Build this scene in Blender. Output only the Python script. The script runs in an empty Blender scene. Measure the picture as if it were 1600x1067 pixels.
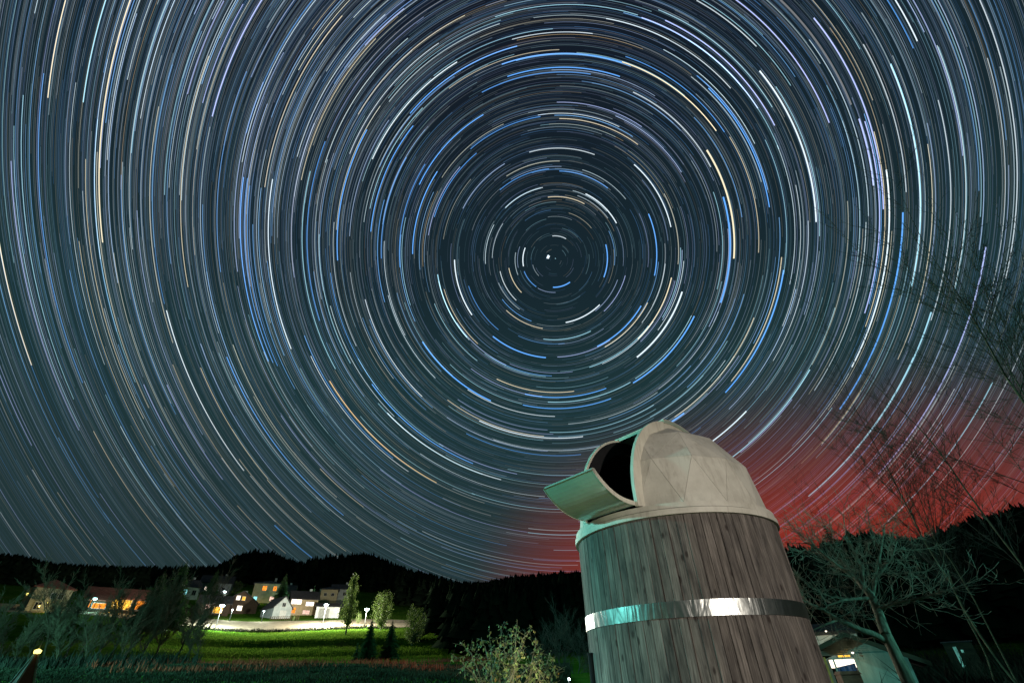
import bpy, math, random
import numpy as np

random.seed(7)
RNG = np.random.default_rng(11)
R = math.radians
scene = bpy.context.scene
C = scene.collection

# ---------------------------------------------------------------- camera
ZC = 1.0                                    # eye height above the ground it stands on
F_PX, ZX, ZY = 717.74, -25.13, 952.86       # focal length and zenith, in pixels of a 1600 wide frame
_z = np.array([ZX, ZY, F_PX]); _z /= np.linalg.norm(_z)
_fw = np.array([0, 0, 1.0]); _fw = _fw - _z * _fw.dot(_z); _fw /= np.linalg.norm(_fw)
_rt = np.cross(_fw, _z)
if _rt[0] < 0: _rt = -_rt
AX = [np.array([_rt[i], _fw[i], _z[i]]) for i in range(3)]   # camera right, up, forward in the world
from mathutils import Matrix, Vector
cam = bpy.data.cameras.new('camera'); cam.sensor_width = 36; cam.lens = 36 * F_PX / 1600
cam.clip_start = 0.05; cam.clip_end = 9000
cam_o = bpy.data.objects.new('camera', cam); C.objects.link(cam_o)
M = Matrix.Identity(4)
for i in range(3):
    M[i][0] = AX[0][i]; M[i][1] = AX[1][i]; M[i][2] = -AX[2][i]
M[2][3] = ZC
cam_o.matrix_world = M
scene.camera = cam_o

def ray(x, y):
    v = np.array([x - 800, 533.5 - y, F_PX], float); v /= np.linalg.norm(v)
    return np.array([v @ _rt, v @ _fw, v @ _z])
def at(x, y, d):
    """the place seen at a pixel, at horizontal distance d"""
    w = ray(x, y); k = d / math.hypot(w[0], w[1])
    return np.array([w[0] * k, w[1] * k, ZC + w[2] * k])
def azel(x, y):
    w = ray(x, y); return math.atan2(w[0], w[1]), math.asin(w[2])

# ---------------------------------------------------------------- world: the night sky
world = bpy.data.worlds.new('World'); scene.world = world; world.use_nodes = True
wn, wl = world.node_tree.nodes, world.node_tree.links
wn.clear()
def WN(t, **kw):
    n = wn.new(t)
    for k, v in kw.items(): setattr(n, k, v)
    return n
geo = WN('ShaderNodeTexCoord')
sep = WN('ShaderNodeSeparateXYZ'); wl.new(geo.outputs['Generated'], sep.inputs[0])
ramp = WN('ShaderNodeValToRGB'); cr = ramp.color_ramp; cr.interpolation = 'EASE'
cr.elements[0].position = 0.0; cr.elements[0].color = (0.022, 0.033, 0.032, 1)
cr.elements[1].position = 1.0; cr.elements[1].color = (0.0065, 0.0095, 0.018, 1)
e = cr.elements.new(0.22); e.color = (0.016, 0.035, 0.038, 1)
e = cr.elements.new(0.48); e.color = (0.0125, 0.035, 0.040, 1)
e = cr.elements.new(0.72); e.color = (0.0085, 0.020, 0.028, 1)
wl.new(sep.outputs['Z'], ramp.inputs[0])
def dotn(vec):
    n = WN('ShaderNodeVectorMath', operation='DOT_PRODUCT'); wl.new(geo.outputs['Generated'], n.inputs[0]); n.inputs[1].default_value = vec
    return n.outputs['Value']
def mapr(s, a, b, c=0.0, d=1.0, t='SMOOTHSTEP'):
    n = WN('ShaderNodeMapRange', interpolation_type=t); wl.new(s, n.inputs[0])
    for i, v in enumerate((a, b, c, d)): n.inputs[i + 1].default_value = v
    return n.outputs[0]
def mul(a, b):
    n = WN('ShaderNodeMath', operation='MULTIPLY'); wl.new(a, n.inputs[0])
    if isinstance(b, float): n.inputs[1].default_value = b
    else: wl.new(b, n.inputs[1])
    return n.outputs[0]
RAZ = R(28)
red = mul(mapr(dotn((math.sin(RAZ), math.cos(RAZ), 0.0)), 0.81, 1.0), mapr(sep.outputs['Z'], 0.50, 0.09))
mixr = WN('ShaderNodeMix', data_type='RGBA', blend_type='MIX')
wl.new(red, mixr.inputs[0]); wl.new(ramp.outputs[0], mixr.inputs[6]); mixr.inputs[7].default_value = (0.31, 0.023, 0.009, 1)
bg = WN('ShaderNodeBackground'); wl.new(mixr.outputs[2], bg.inputs[0]); bg.inputs[1].default_value = 1.0
out = WN('ShaderNodeOutputWorld'); wl.new(bg.outputs[0], out.inputs[0])

scene.view_settings.view_transform = 'Standard'; scene.view_settings.look = 'None'
scene.view_settings.exposure = 0.0; scene.view_settings.gamma = 1.0; scene.view_settings.use_curve_mapping = False
scene.cycles.max_bounces = 5; scene.cycles.diffuse_bounces = 2; scene.cycles.glossy_bounces = 3
scene.cycles.transparent_max_bounces = 24; scene.cycles.sample_clamp_indirect = 3.0
scene.cycles.use_light_tree = True
scene.cycles.use_denoising = True; scene.cycles.use_adaptive_sampling = False

# ---------------------------------------------------------------- helpers: objects and meshes
def link(o, parent=None):
    C.objects.link(o)
    if parent is not None: o.parent = parent
    return o
def tag(o, label=None, cat=None, group=None, kind=None):
    if label: o['label'] = label
    if cat: o['category'] = cat
    if group: o['group'] = group
    if kind: o['kind'] = kind
    return o
def empty(name, loc=(0, 0, 0), rz=0.0, parent=None):
    o = bpy.data.objects.new(name, None); o.empty_display_size = 0.2
    o.location = loc; o.rotation_euler = (0, 0, rz)
    return link(o, parent)
def mesh_np(name, V, F, smooth=False):
    V = np.asarray(V, np.float32); F = np.asarray(F, np.int32); n, k = F.shape
    me = bpy.data.meshes.new(name)
    me.vertices.add(len(V)); me.vertices.foreach_set('co', V.ravel())
    me.loops.add(n * k); me.loops.foreach_set('vertex_index', F.ravel())
    me.polygons.add(n); me.polygons.foreach_set('loop_start', np.arange(0, n * k, k, dtype=np.int32))
    me.update(calc_edges=True)
    if smooth: me.polygons.foreach_set('use_smooth', np.ones(n, bool))
    me.validate()
    return me
def obj(name, me, mat, parent=None):
    o = bpy.data.objects.new(name, me)
    if mat is not None and not me.materials: me.materials.append(mat)
    return link(o, parent)
class MB:
    """collects polygons; build() links them as one mesh object"""
    def __init__(s): s.v = []; s.f = []
    def poly(s, pts):
        b = len(s.v); s.v += [tuple(map(float, p)) for p in pts]; s.f.append(tuple(range(b, b + len(pts)))); return s
    def box(s, x0, y0, z0, x1, y1, z1):
        b = len(s.v)
        s.v += [(x0, y0, z0), (x1, y0, z0), (x1, y1, z0), (x0, y1, z0), (x0, y0, z1), (x1, y0, z1), (x1, y1, z1), (x0, y1, z1)]
        s.f += [tuple(b + i for i in q) for q in ((0, 3, 2, 1), (4, 5, 6, 7), (0, 1, 5, 4), (1, 2, 6, 5), (2, 3, 7, 6), (3, 0, 4, 7))]
        return s
    def hull2(s, A, B):
        """a closed prism between two outlines with the same number of corners"""
        b = len(s.v); n = len(A)
        s.v += [tuple(map(float, p)) for p in A] + [tuple(map(float, p)) for p in B]
        s.f.append(tuple(b + i for i in reversed(range(n)))); s.f.append(tuple(b + n + i for i in range(n)))
        for i in range(n):
            j = (i + 1) % n; s.f.append((b + i, b + j, b + n + j, b + n + i))
        return s
    def tube(s, p0, p1, r0, r1, k=8):
        p0, p1 = np.array(p0, float), np.array(p1, float); d = p1 - p0; d /= np.linalg.norm(d)
        a = np.cross(d, (0, 0, 1.0) if abs(d[2]) < .9 else (1.0, 0, 0)); a /= np.linalg.norm(a); c = np.cross(d, a)
        t = [2 * math.pi * i / k for i in range(k)]
        return s.hull2([p0 + r0 * (math.cos(q) * a + math.sin(q) * c) for q in t], [p1 + r1 * (math.cos(q) * a + math.sin(q) * c) for q in t])
    def lathe(s, prof, n, a0=0.0, a1=2 * math.pi, c=(0, 0)):
        """a closed profile (r, z) turned about the vertical"""
        full = abs(a1 - a0 - 2 * math.pi) < 1e-6; m = len(prof); b = len(s.v); steps = n if full else n + 1
        for i in range(steps):
            t = a0 + (a1 - a0) * i / n
            s.v += [(c[0] + r * math.sin(t), c[1] + r * math.cos(t), z) for r, z in prof]
        for i in range(n):
            j = (i + 1) % steps
            for q in range(m):
                w = (q + 1) % m
                s.f.append((b + i * m + q, b + i * m + w, b + j * m + w, b + j * m + q))
        if not full:
            s.f.append(tuple(b + q for q in range(m))); s.f.append(tuple(b + n * m + q for q in reversed(range(m))))
        return s
    def mesh(s, name, smooth=False):
        me = bpy.data.meshes.new(name); me.from_pydata(s.v, [], s.f)
        import bmesh
        bm = bmesh.new(); bm.from_mesh(me); bmesh.ops.recalc_face_normals(bm, faces=bm.faces[:]); bm.to_mesh(me); bm.free()
        if smooth: me.polygons.foreach_set('use_smooth', [True] * len(me.polygons))
        me.update(); return me
    def build(s, name, mat, parent=None, smooth=False): return obj(name, s.mesh(name, smooth), mat, parent)

def tubes_np(segs, k=4):
    """segs: rows of p0(3) p1(3) r0 r1 -> vertices and quads of open tapered prisms"""
    S = np.asarray(segs, float); p0, p1, r0, r1 = S[:, :3], S[:, 3:6], S[:, 6], S[:, 7]
    d = p1 - p0; d /= np.maximum(np.linalg.norm(d, axis=1), 1e-9)[:, None]
    ref = np.where(np.abs(d[:, 2:3]) < .9, np.array([[0, 0, 1.0]]), np.array([[1.0, 0, 0]]))
    a = np.cross(d, ref); a /= np.linalg.norm(a, axis=1)[:, None]; c = np.cross(d, a)
    t = np.arange(k) * 2 * math.pi / k
    ring = np.cos(t)[None, :, None] * a[:, None] + np.sin(t)[None, :, None] * c[:, None]
    A = p0[:, None] + ring * r0[:, None, None]; B = p1[:, None] + ring * r1[:, None, None]
    V = np.concatenate([A, B], 1).reshape(-1, 3)
    i = np.arange(k); j = (i + 1) % k
    Q = np.stack([i, j, j + k, i + k], 1)
    Fq = (np.arange(len(S))[:, None, None] * 2 * k + Q[None]).reshape(-1, 4)
    return V, Fq

# ---------------------------------------------------------------- helpers: materials
MATS = {}
def new_mat(name):
    m = bpy.data.materials.new(name); m.use_nodes = True; m.node_tree.nodes.clear(); MATS[name] = m
    nt = m.node_tree
    o = nt.nodes.new('ShaderNodeOutputMaterial')
    return m, nt, o
def N(nt, t, ins=None, **kw):
    n = nt.nodes.new(t)
    for k, v in kw.items(): setattr(n, k, v)
    for k, v in (ins or {}).items():
        if hasattr(v, 'is_output') or isinstance(v, bpy.types.NodeSocket): nt.links.new(v, n.inputs[k])
        else: n.inputs[k].default_value = v
    return n
def rampn(nt, fac, stops):
    n = nt.nodes.new('ShaderNodeValToRGB'); nt.links.new(fac, n.inputs[0]); el = n.color_ramp.elements
    while len(el) < len(stops): el.new(0.5)
    for i, (p, c) in enumerate(stops): el[i].position = p; el[i].color = (*c, 1)
    return n.outputs[0]
def noisy(name, c1, c2, scale=3.0, rough=0.8, bump=0.2, detail=5, metal=0.0, coords='Object', spec=0.3, stretch=(1, 1, 1), c3=None, per_object=0.0, translucent=0.0):
    """two or three colours mottled by noise, with fine relief"""
    m, nt, o = new_mat(name)
    tc = N(nt, 'ShaderNodeTexCoord'); mp = N(nt, 'ShaderNodeMapping', {0: tc.outputs[coords], 3: stretch})
    nz = N(nt, 'ShaderNodeTexNoise', {'Vector': mp.outputs[0], 'Scale': scale, 'Detail': detail, 'Roughness': .62})
    stops = [(0.32, c1), (0.68, c2)] if c3 is None else [(0.28, c1), (0.5, c2), (0.74, c3)]
    col = rampn(nt, nz.outputs['Fac'], stops)
    if per_object:
        oi = N(nt, 'ShaderNodeObjectInfo')
        mr = N(nt, 'ShaderNodeMapRange', {0: oi.outputs['Random'], 3: 1 - per_object, 4: 1 + per_object})
        mx = N(nt, 'ShaderNodeMix', {0: 1.0, 6: col}, data_type='RGBA', blend_type='MULTIPLY'); nt.links.new(mr.outputs[0], mx.inputs[7]); col = mx.outputs[2]
    p = N(nt, 'ShaderNodeBsdfPrincipled', {'Base Color': col, 'Roughness': rough, 'Metallic': metal, 'Specular IOR Level': spec})
    if bump:
        n2 = N(nt, 'ShaderNodeTexNoise', {'Vector': mp.outputs[0], 'Scale': scale * 6, 'Detail': 4})
        b = N(nt, 'ShaderNodeBump', {'Strength': bump, 'Distance': 0.02, 'Height': n2.outputs['Fac']}); nt.links.new(b.outputs[0], p.inputs['Normal'])
    sh = p.outputs[0]
    if translucent:
        t = N(nt, 'ShaderNodeBsdfTranslucent', {0: col}); mxs = N(nt, 'ShaderNodeMixShader', {0: translucent, 1: sh, 2: t.outputs[0]}); sh = mxs.outputs[0]
    nt.links.new(sh, o.inputs[0]); return m
def glow(name, col, strength, uneven=0.0, scale=2.0):
    m, nt, o = new_mat(name)
    em = N(nt, 'ShaderNodeEmission', {0: (*col, 1), 1: strength})
    if uneven:                                             # curtains and furniture behind a lit pane
        tc = N(nt, 'ShaderNodeTexCoord'); nz = N(nt, 'ShaderNodeTexNoise', {'Vector': tc.outputs['Object'], 'Scale': scale, 'Detail': 3})
        mr = N(nt, 'ShaderNodeMapRange', {0: nz.outputs['Fac'], 1: .3, 2: .7, 3: strength * (1 - uneven), 4: strength}); nt.links.new(mr.outputs[0], em.inputs[1])
    nt.links.new(em.outputs[0], o.inputs[0]); return m

# weathered vertical boards: grain along the board, knots, a tone for each board
def wood_mat():
    m, nt, o = new_mat('weathered_board')
    tc = N(nt, 'ShaderNodeTexCoord'); oi = N(nt, 'ShaderNodeObjectInfo')
    off = N(nt, 'ShaderNodeVectorMath', {0: (37.0, 91.0, 53.0), 'Scale': oi.outputs['Random']}, operation='SCALE')
    v = N(nt, 'ShaderNodeVectorMath', {0: tc.outputs['Object'], 1: off.outputs[0]}, operation='ADD')
    warp = N(nt, 'ShaderNodeTexNoise', {'Vector': v.outputs[0], 'Scale': 2.2, 'Detail': 2})
    wv = N(nt, 'ShaderNodeVectorMath', {0: warp.outputs['Color'], 'Scale': 0.03}, operation='SCALE')
    v2 = N(nt, 'ShaderNodeVectorMath', {0: v.outputs[0], 1: wv.outputs[0]}, operation='ADD')
    mp = N(nt, 'ShaderNodeMapping', {0: v2.outputs[0], 3: (46, 46, 1.7)})
    grain = N(nt, 'ShaderNodeTexNoise', {'Vector': mp.outputs[0], 'Scale': 1.0, 'Detail': 6, 'Roughness': .65})
    col = rampn(nt, grain.outputs['Fac'], [(0.28, (0.052, 0.046, 0.043)), (0.5, (0.140, 0.126, 0.118)), (0.75, (0.265, 0.244, 0.230))])
    # broad weather stains
    mp2 = N(nt, 'ShaderNodeMapping', {0: v.outputs[0], 3: (3.5, 3.5, 1.1)})
    st = N(nt, 'ShaderNodeTexNoise', {'Vector': mp2.outputs[0], 'Scale': 1.6, 'Detail': 6, 'Roughness': .6})
    stc = rampn(nt, st.outputs['Fac'], [(0.30, (0.26, 0.27, 0.29)), (0.44, (0.72, 0.71, 0.70)), (0.68, (1.15, 1.12, 1.08))])
    a = N(nt, 'ShaderNodeMix', {0: 1.0, 6: col, 7: stc}, data_type='RGBA', blend_type='MULTIPLY')
    tone = N(nt, 'ShaderNodeMapRange', {0: oi.outputs['Random'], 3: .80, 4: 1.16})
    b = N(nt, 'ShaderNodeMix', {0: 1.0, 6: a.outputs[2]}, data_type='RGBA', blend_type='MULTIPLY'); nt.links.new(tone.outputs[0], b.inputs[7])
    # knots
    mp3 = N(nt, 'ShaderNodeMapping', {0: v2.outputs[0], 3: (9.0, 9.0, 4.2)})
    vo = N(nt, 'ShaderNodeTexVoronoi', {'Vector': mp3.outputs[0], 'Scale': 1.0, 'Randomness': 1.0})
    kn = N(nt, 'ShaderNodeMapRange', {0: vo.outputs['Distance'], 1: .10, 2: .26, 3: .9, 4: 0.0}, interpolation_type='SMOOTHSTEP')
    pick = N(nt, 'ShaderNodeSeparateXYZ', {0: vo.outputs['Color']})
    gt = N(nt, 'ShaderNodeMath', {0: pick.outputs[0], 1: .50}, operation='GREATER_THAN')
    kk = N(nt, 'ShaderNodeMath', {0: kn.outputs[0], 1: gt.outputs[0]}, operation='MULTIPLY')
    c = N(nt, 'ShaderNodeMix', {0: kk.outputs[0], 6: b.outputs[2], 7: (0.03, 0.022, 0.02, 1)}, data_type='RGBA')
    p = N(nt, 'ShaderNodeBsdfPrincipled', {'Base Color': c.outputs[2], 'Roughness': .82, 'Specular IOR Level': .25})
    bp = N(nt, 'ShaderNodeBump', {'Strength': .35, 'Distance': .006, 'Height': grain.outputs['Fac']}); nt.links.new(bp.outputs[0], p.inputs['Normal'])
    nt.links.new(p.outputs[0], o.inputs[0]); return m
def steel_mat():
    m, nt, o = new_mat('sheet_steel')
    tc = N(nt, 'ShaderNodeTexCoord')
    mp = N(nt, 'ShaderNodeMapping', {0: tc.outputs['Object'], 3: (3.4, 3.4, .8)})
    nz = N(nt, 'ShaderNodeTexNoise', {'Vector': mp.outputs[0], 'Scale': 1.5, 'Detail': 2.5, 'Distortion': 1.2})
    n2 = N(nt, 'ShaderNodeTexNoise', {'Vector': tc.outputs['Object'], 'Scale': 30, 'Detail': 4})
    rr = N(nt, 'ShaderNodeMapRange', {0: n2.outputs['Fac'], 3: .28, 4: .44})
    p = N(nt, 'ShaderNodeBsdfPrincipled', {'Base Color': (.36, .37, .36, 1), 'Metallic': 1.0})
    nt.links.new(rr.outputs[0], p.inputs['Roughness'])
    b = N(nt, 'ShaderNodeBump', {'Strength': .38, 'Distance': .05, 'Height': nz.outputs['Fac']}); nt.links.new(b.outputs[0], p.inputs['Normal'])
    nt.links.new(p.outputs[0], o.inputs[0]); return m
def dome_mat(name, c_hi, c_lo, rough, coat=0.0, streak=True):
    m, nt, o = new_mat(name)
    tc = N(nt, 'ShaderNodeTexCoord')
    nz = N(nt, 'ShaderNodeTexNoise', {'Vector': tc.outputs['Object'], 'Scale': 2.3, 'Detail': 6, 'Roughness': .65})
    col = rampn(nt, nz.outputs['Fac'], [(0.30, c_lo), (0.60, c_hi)])
    if streak:
        mp = N(nt, 'ShaderNodeMapping', {0: tc.outputs['Object'], 3: (9, 9, 1.2)})
        s = N(nt, 'ShaderNodeTexNoise', {'Vector': mp.outputs[0], 'Scale': 1.5, 'Detail': 5, 'Roughness': .7})
        f = N(nt, 'ShaderNodeMapRange', {0: s.outputs['Fac'], 1: .52, 2: .74, 3: 0, 4: .42})
        mx = N(nt, 'ShaderNodeMix', {0: f.outputs[0], 6: col, 7: (.16, .12, .085, 1)}, data_type='RGBA'); col = mx.outputs[2]
    p = N(nt, 'ShaderNodeBsdfPrincipled', {'Base Color': col, 'Roughness': rough, 'Specular IOR Level': .4, 'Coat Weight': coat, 'Coat Roughness': .12})
    g = N(nt, 'ShaderNodeTexNoise', {'Vector': tc.outputs['Object'], 'Scale': 45, 'Detail': 3})
    b = N(nt, 'ShaderNodeBump', {'Strength': .12, 'Distance': .004, 'Height': g.outputs['Fac']}); nt.links.new(b.outputs[0], p.inputs['Normal'])
    nt.links.new(p.outputs[0], o.inputs[0]); return m
def ground_mat():
    m, nt, o = new_mat('meadow_ground')
    tc = N(nt, 'ShaderNodeTexCoord')
    n1 = N(nt, 'ShaderNodeTexNoise', {'Vector': tc.outputs['Object'], 'Scale': .12, 'Detail': 8, 'Roughness': .6})
    n2 = N(nt, 'ShaderNodeTexNoise', {'Vector': tc.outputs['Object'], 'Scale': 1.7, 'Detail': 8, 'Roughness': .72})
    c1 = rampn(nt, n1.outputs['Fac'], [(.35, (.04, .12, .012)), (.58, (.075, .16, .02)), (.74, (.12, .13, .04))])
    c2 = rampn(nt, n2.outputs['Fac'], [(.30, (.42, .45, .4)), (.65, (1.15, 1.12, 1.0))])
    mx = N(nt, 'ShaderNodeMix', {0: 1.0, 6: c1, 7: c2}, data_type='RGBA', blend_type='MULTIPLY')
    p = N(nt, 'ShaderNodeBsdfPrincipled', {'Base Color': mx.outputs[2], 'Roughness': 1.0, 'Specular IOR Level': 0.0})
    b = N(nt, 'ShaderNodeBump', {'Strength': .9, 'Distance': .25, 'Height': n2.outputs['Fac']}); nt.links.new(b.outputs[0], p.inputs['Normal'])
    nt.links.new(p.outputs[0], o.inputs[0]); return m

m_wood = wood_mat(); m_steel = steel_mat()
m_dome = dome_mat('dome_paint', (.60, .58, .51), (.45, .43, .37), .55)
m_rib = dome_mat('rib_paint', (.68, .65, .55), (.54, .51, .42), .5)
m_shutter = dome_mat('shutter_gelcoat', (.50, .58, .46), (.38, .47, .37), .2, coat=.8, streak=False)
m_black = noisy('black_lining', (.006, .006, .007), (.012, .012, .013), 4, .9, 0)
m_core = noisy('dark_core', (.02, .016, .013), (.035, .028, .022), 6, .9, 0)
m_ground = ground_mat()
m_gravel = noisy('pale_gravel', (.16, .13, .085), (.30, .25, .17), 1.3, .95, .8, 8)
m_bark = noisy('bark', (.13, .12, .085), (.40, .38, .28), 5, .9, .6, stretch=(3, 3, .8))
m_twig = noisy('twigs', (.03, .027, .02), (.08, .075, .055), 6, .9, 0)
m_twig2 = noisy('grey_brown_twigs', (.075, .05, .028), (.17, .12, .07), 6, .9, 0)
m_under = noisy('dark_undergrowth', (.007, .009, .005), (.022, .022, .012), 1, .95, 0)
m_birch = noisy('pale_bark', (.12, .11, .09), (.46, .44, .39), 4, .85, .3, stretch=(1, 1, 3))
m_needle = noisy('needles', (.018, .045, .014), (.05, .105, .03), 2.5, .8, 0, translucent=.15)
m_forest = noisy('forest_needles', (.006, .011, .007), (.016, .026, .014), .2, 1.0, 0, spec=0.0)
m_leafg = noisy('yellow_green_leaves', (.06, .12, .025), (.17, .22, .06), 2.0, .75, 0, translucent=.3)
m_leafo = noisy('rusty_leaves', (.20, .065, .02), (.34, .13, .04), 2.0, .8, 0, translucent=.25)
m_leafp = noisy('pale_leaves', (.13, .22, .06), (.36, .46, .20), 7, .6, 0, translucent=.3, c3=(.50, .22, .05))
m_bracken = noisy('dry_bracken', (.17, .020, .009), (.44, .065, .028), 1.2, .9, 0)
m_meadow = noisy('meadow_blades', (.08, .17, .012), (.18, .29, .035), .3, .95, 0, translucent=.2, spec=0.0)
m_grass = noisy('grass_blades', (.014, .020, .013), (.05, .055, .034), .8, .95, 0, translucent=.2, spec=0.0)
m_white = noisy('white_plaster', (.55, .55, .52), (.75, .75, .72), 1.5, .85, .1)
m_cream = noisy('cream_plaster', (.26, .22, .13), (.40, .34, .22), 1.2, .85, .1)
m_grey = noisy('grey_plaster', (.20, .22, .21), (.32, .34, .33), 1.0, .85, .15)
m_timber = noisy('brown_timber', (.025, .015, .009), (.07, .042, .024), 2.0, .8, .2, stretch=(1, 1, 5))
m_rooft = noisy('red_roof_tiles', (.12, .035, .022), (.26, .085, .055), 2.5, .85, .4)
m_roofd = noisy('dark_roof_tiles', (.02, .02, .022), (.055, .052, .05), 2.0, .8, .4)
m_frame = noisy('window_frames', (.25, .24, .22), (.42, .41, .38), 3, .6, 0)
m_metal = noisy('dark_painted_metal', (.03, .032, .034), (.06, .062, .064), 5, .6, .1)
m_panel = noisy('green_grey_boarding', (.16, .19, .165), (.30, .33, .29), 2.2, .85, .3, stretch=(2.5, 1, .6))
m_orange = noisy('orange_timber', (.34, .15, .035), (.55, .27, .07), 3, .7, .2, stretch=(1, 1, 4))
m_brick = noisy('brick_red', (.16, .045, .03), (.30, .095, .06), 6, .9, .4)
m_cloth = noisy('blue_tarpaulin', (.015, .03, .10), (.04, .075, .22), 5, .45, .5)
m_hull = noisy('red_brown_boards', (.10, .035, .022), (.20, .075, .045), 3, .8, .3)
g_white = glow('lamp_white', (.75, 1.0, .98), 40)
g_teal = glow('lamp_teal', (.45, 1.0, .92), 14)
g_warm = glow('lamp_warm', (1.0, .72, .40), 14)
g_yellow = glow('lamp_yellow', (1.0, .85, .20), 3)
g_winw = glow('window_white', (1.0, .86, .68), 3.2, .5, 3)
g_wino = glow('window_orange', (1.0, .30, .03), 2.2, .75, 1.6)
g_winy = glow('window_yellow', (1.0, .52, .06), 2.4, .6, 2)
g_winc = glow('window_cyan', (.35, .95, 1.0), 1.6, .4, 2)
g_pink = glow('window_pink', (1.0, .62, .48), 1.6, .5, 2)
m_glass = noisy('dark_glass', (.01, .012, .015), (.02, .022, .025), 2, .1, 0, spec=.6)

# ---------------------------------------------------------------- terrain
def azp(x, y): return azel(x, y)
RIDGE_L = [(-120, 850), (0, 865), (40, 868), (80, 879), (130, 882), (200, 885), (270, 884), (320, 884), (345, 880), (370, 864), (400, 857), (430, 860), (450, 869), (472, 874), (490, 868), (510, 866), (540, 864), (575, 860), (600, 870), (640, 887), (680, 898), (720, 909), (760, 908), (800, 899), (850, 894), (903, 891)]
RIDGE_R = [(1200, 850), (1225, 848), (1260, 850), (1300, 840), (1340, 828), (1400, 833), (1440, 836), (1480, 820), (1520, 803), (1560, 792), (1600, 780), (1680, 760)]
_ra = [azp(*p) for p in RIDGE_L + RIDGE_R]
RA_AZ = np.array([a for a, b in _ra]); RA_EL = np.array([b for a, b in _ra])
DR_AZ = np.radians([-60, -14, -8, -2, 8, 18, 26, 60]); DR_D = np.array([430, 430, 520, 700, 760, 500, 300, 300.0])
TREE_H = np.array([12, 12, 11, 9, 9, 12, 11, 11.0])
PL = np.array([(0, 0), (4, .35), (8, .80), (12, 1.2), (18, 1.56), (24, 1.96), (35, 2.32), (45, 2.78), (60, 3.72), (71, 4.45), (74.0, 5.15), (84, 6.45), (87.0, 7.6), (111, 11.0), (112.5, 11.35), (128, 14.45), (140, 16.0), (165, 21.5), (200, 29)])
PR = np.array([(0, 0), (8, .0), (15, .1), (30, .7), (60, 3.2), (100, 9.0), (200, 27)])
def sstep(x, a, b):
    t = np.clip((x - a) / (b - a), 0, 1); return t * t * (3 - 2 * t)
def ground(x, y):
    x = np.asarray(x, float); y = np.asarray(y, float)
    d = np.hypot(x, y); az = np.arctan2(x, y)
    wob = 1 + .035 * np.sin(az * 7 + 1.3) + .02 * np.sin(az * 17 + .4)          # terraces are not drawn with a compass
    dl = np.where(d > 40, d * (1 + (wob - 1) * np.clip((d - 40) / 30, 0, 1) * np.clip((150 - d) / 40, 0, 1)), d)
    zl = np.interp(dl, PL[:, 0], PL[:, 1]); zr = np.interp(d, PR[:, 0], PR[:, 1])
    w = sstep(az, R(7), R(17))
    near = zl * (1 - w) + zr * w
    azc = np.clip(az, RA_AZ[0], RA_AZ[-1])
    el = np.interp(azc, RA_AZ, RA_EL); dr = np.interp(azc, DR_AZ, DR_D); th = np.interp(azc, DR_AZ, TREE_H)
    zr_ = ZC + dr * np.tan(el) - th
    z200 = 29 * (1 - w) + 27 * w
    t = np.clip((d - 200) / np.maximum(dr - 200, 1), 0, 1)
    hill = z200 + (zr_ - z200) * (t ** 1.05)
    far = np.where(d > dr, zr_ * (1 - .55 * sstep(d, dr * 1.02, dr * 2.4)), hill)
    z = np.where(d < 200, near, far)
    behind = sstep(np.abs(az), R(75), R(120))
    z = z * (1 - behind) + behind * np.minimum(z, d * .02)
    return z + .10 * np.sin(x * .31 + 1) * np.sin(y * .27) * np.clip(d / 25, 0, 1) * np.clip((60 - d) / 30, 0, 1)
def gz(x, y): return float(ground(x, y))
def gp(px, d):
    """a point of the ground at a pixel column and distance"""
    a, _ = azel(px, 960); x, y = d * math.sin(a), d * math.cos(a)
    return np.array([x, y, gz(x, y)])

AZS = np.concatenate([np.linspace(-180, -60, 25)[:-1], np.linspace(-60, 60, 321)[:-1], np.linspace(60, 180, 25)[:-1]])
DS = np.concatenate([[.3, 1.5], np.arange(3, 30, 1.0), np.arange(30, 150, 1.6), np.geomspace(150, 900, 60), np.geomspace(960, 3200, 10)])
A, Dd = np.meshgrid(np.radians(AZS), DS)
X, Y = Dd * np.sin(A), Dd * np.cos(A)
V = np.stack([X, Y, ground(X, Y)], -1).reshape(-1, 3)
na, nd = len(AZS), len(DS)
ii, jj = np.meshgrid(np.arange(na), np.arange(nd - 1)); i2 = (ii + 1) % na
Fq = np.stack([jj * na + ii, jj * na + i2, (jj + 1) * na + i2, (jj + 1) * na + ii], -1).reshape(-1, 4)
V = np.vstack([V, [[0, 0, gz(0, 0)]]])
me = mesh_np('ground', V, Fq, True)
o = obj('ground', me, m_ground); tag(o, kind='structure')
capV = [tuple(V[i]) for i in range(na)]; cap = MB(); cap.poly(capV); o2 = cap.build('ground_cap', m_ground, o)

def strip(name, az0, az1, d0, d1, mat, lift, n=160, m=12, jitter=0.0):
    a = np.radians(np.linspace(az0, az1, n)); t = np.linspace(0, 1, m)
    e0 = jitter * np.sin(a * 60) + jitter * .6 * np.sin(a * 151 + 1); e1 = jitter * np.sin(a * 47 + 2)
    d = d0 + e0[:, None] + (d1 - d0 + (e1 - e0)[:, None]) * t[None]
    x, y = d * np.sin(a)[:, None], d * np.cos(a)[:, None]
    v = np.stack([x, y, ground(x, y) + lift], -1).reshape(-1, 3)
    q = [(i * m + j, (i + 1) * m + j, (i + 1) * m + j + 1, i * m + j + 1) for i in range(n - 1) for j in range(m - 1)]
    return obj(name, mesh_np(name, v, q, True), mat)
tag(strip('road', -46, -11.5, 113.5, 127, m_gravel, .05, jitter=.5), kind='structure')
tag(strip('path', -9.6, -5.0, 26, 29, m_gravel, .05, n=30, m=4, jitter=.2), kind='structure')

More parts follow.
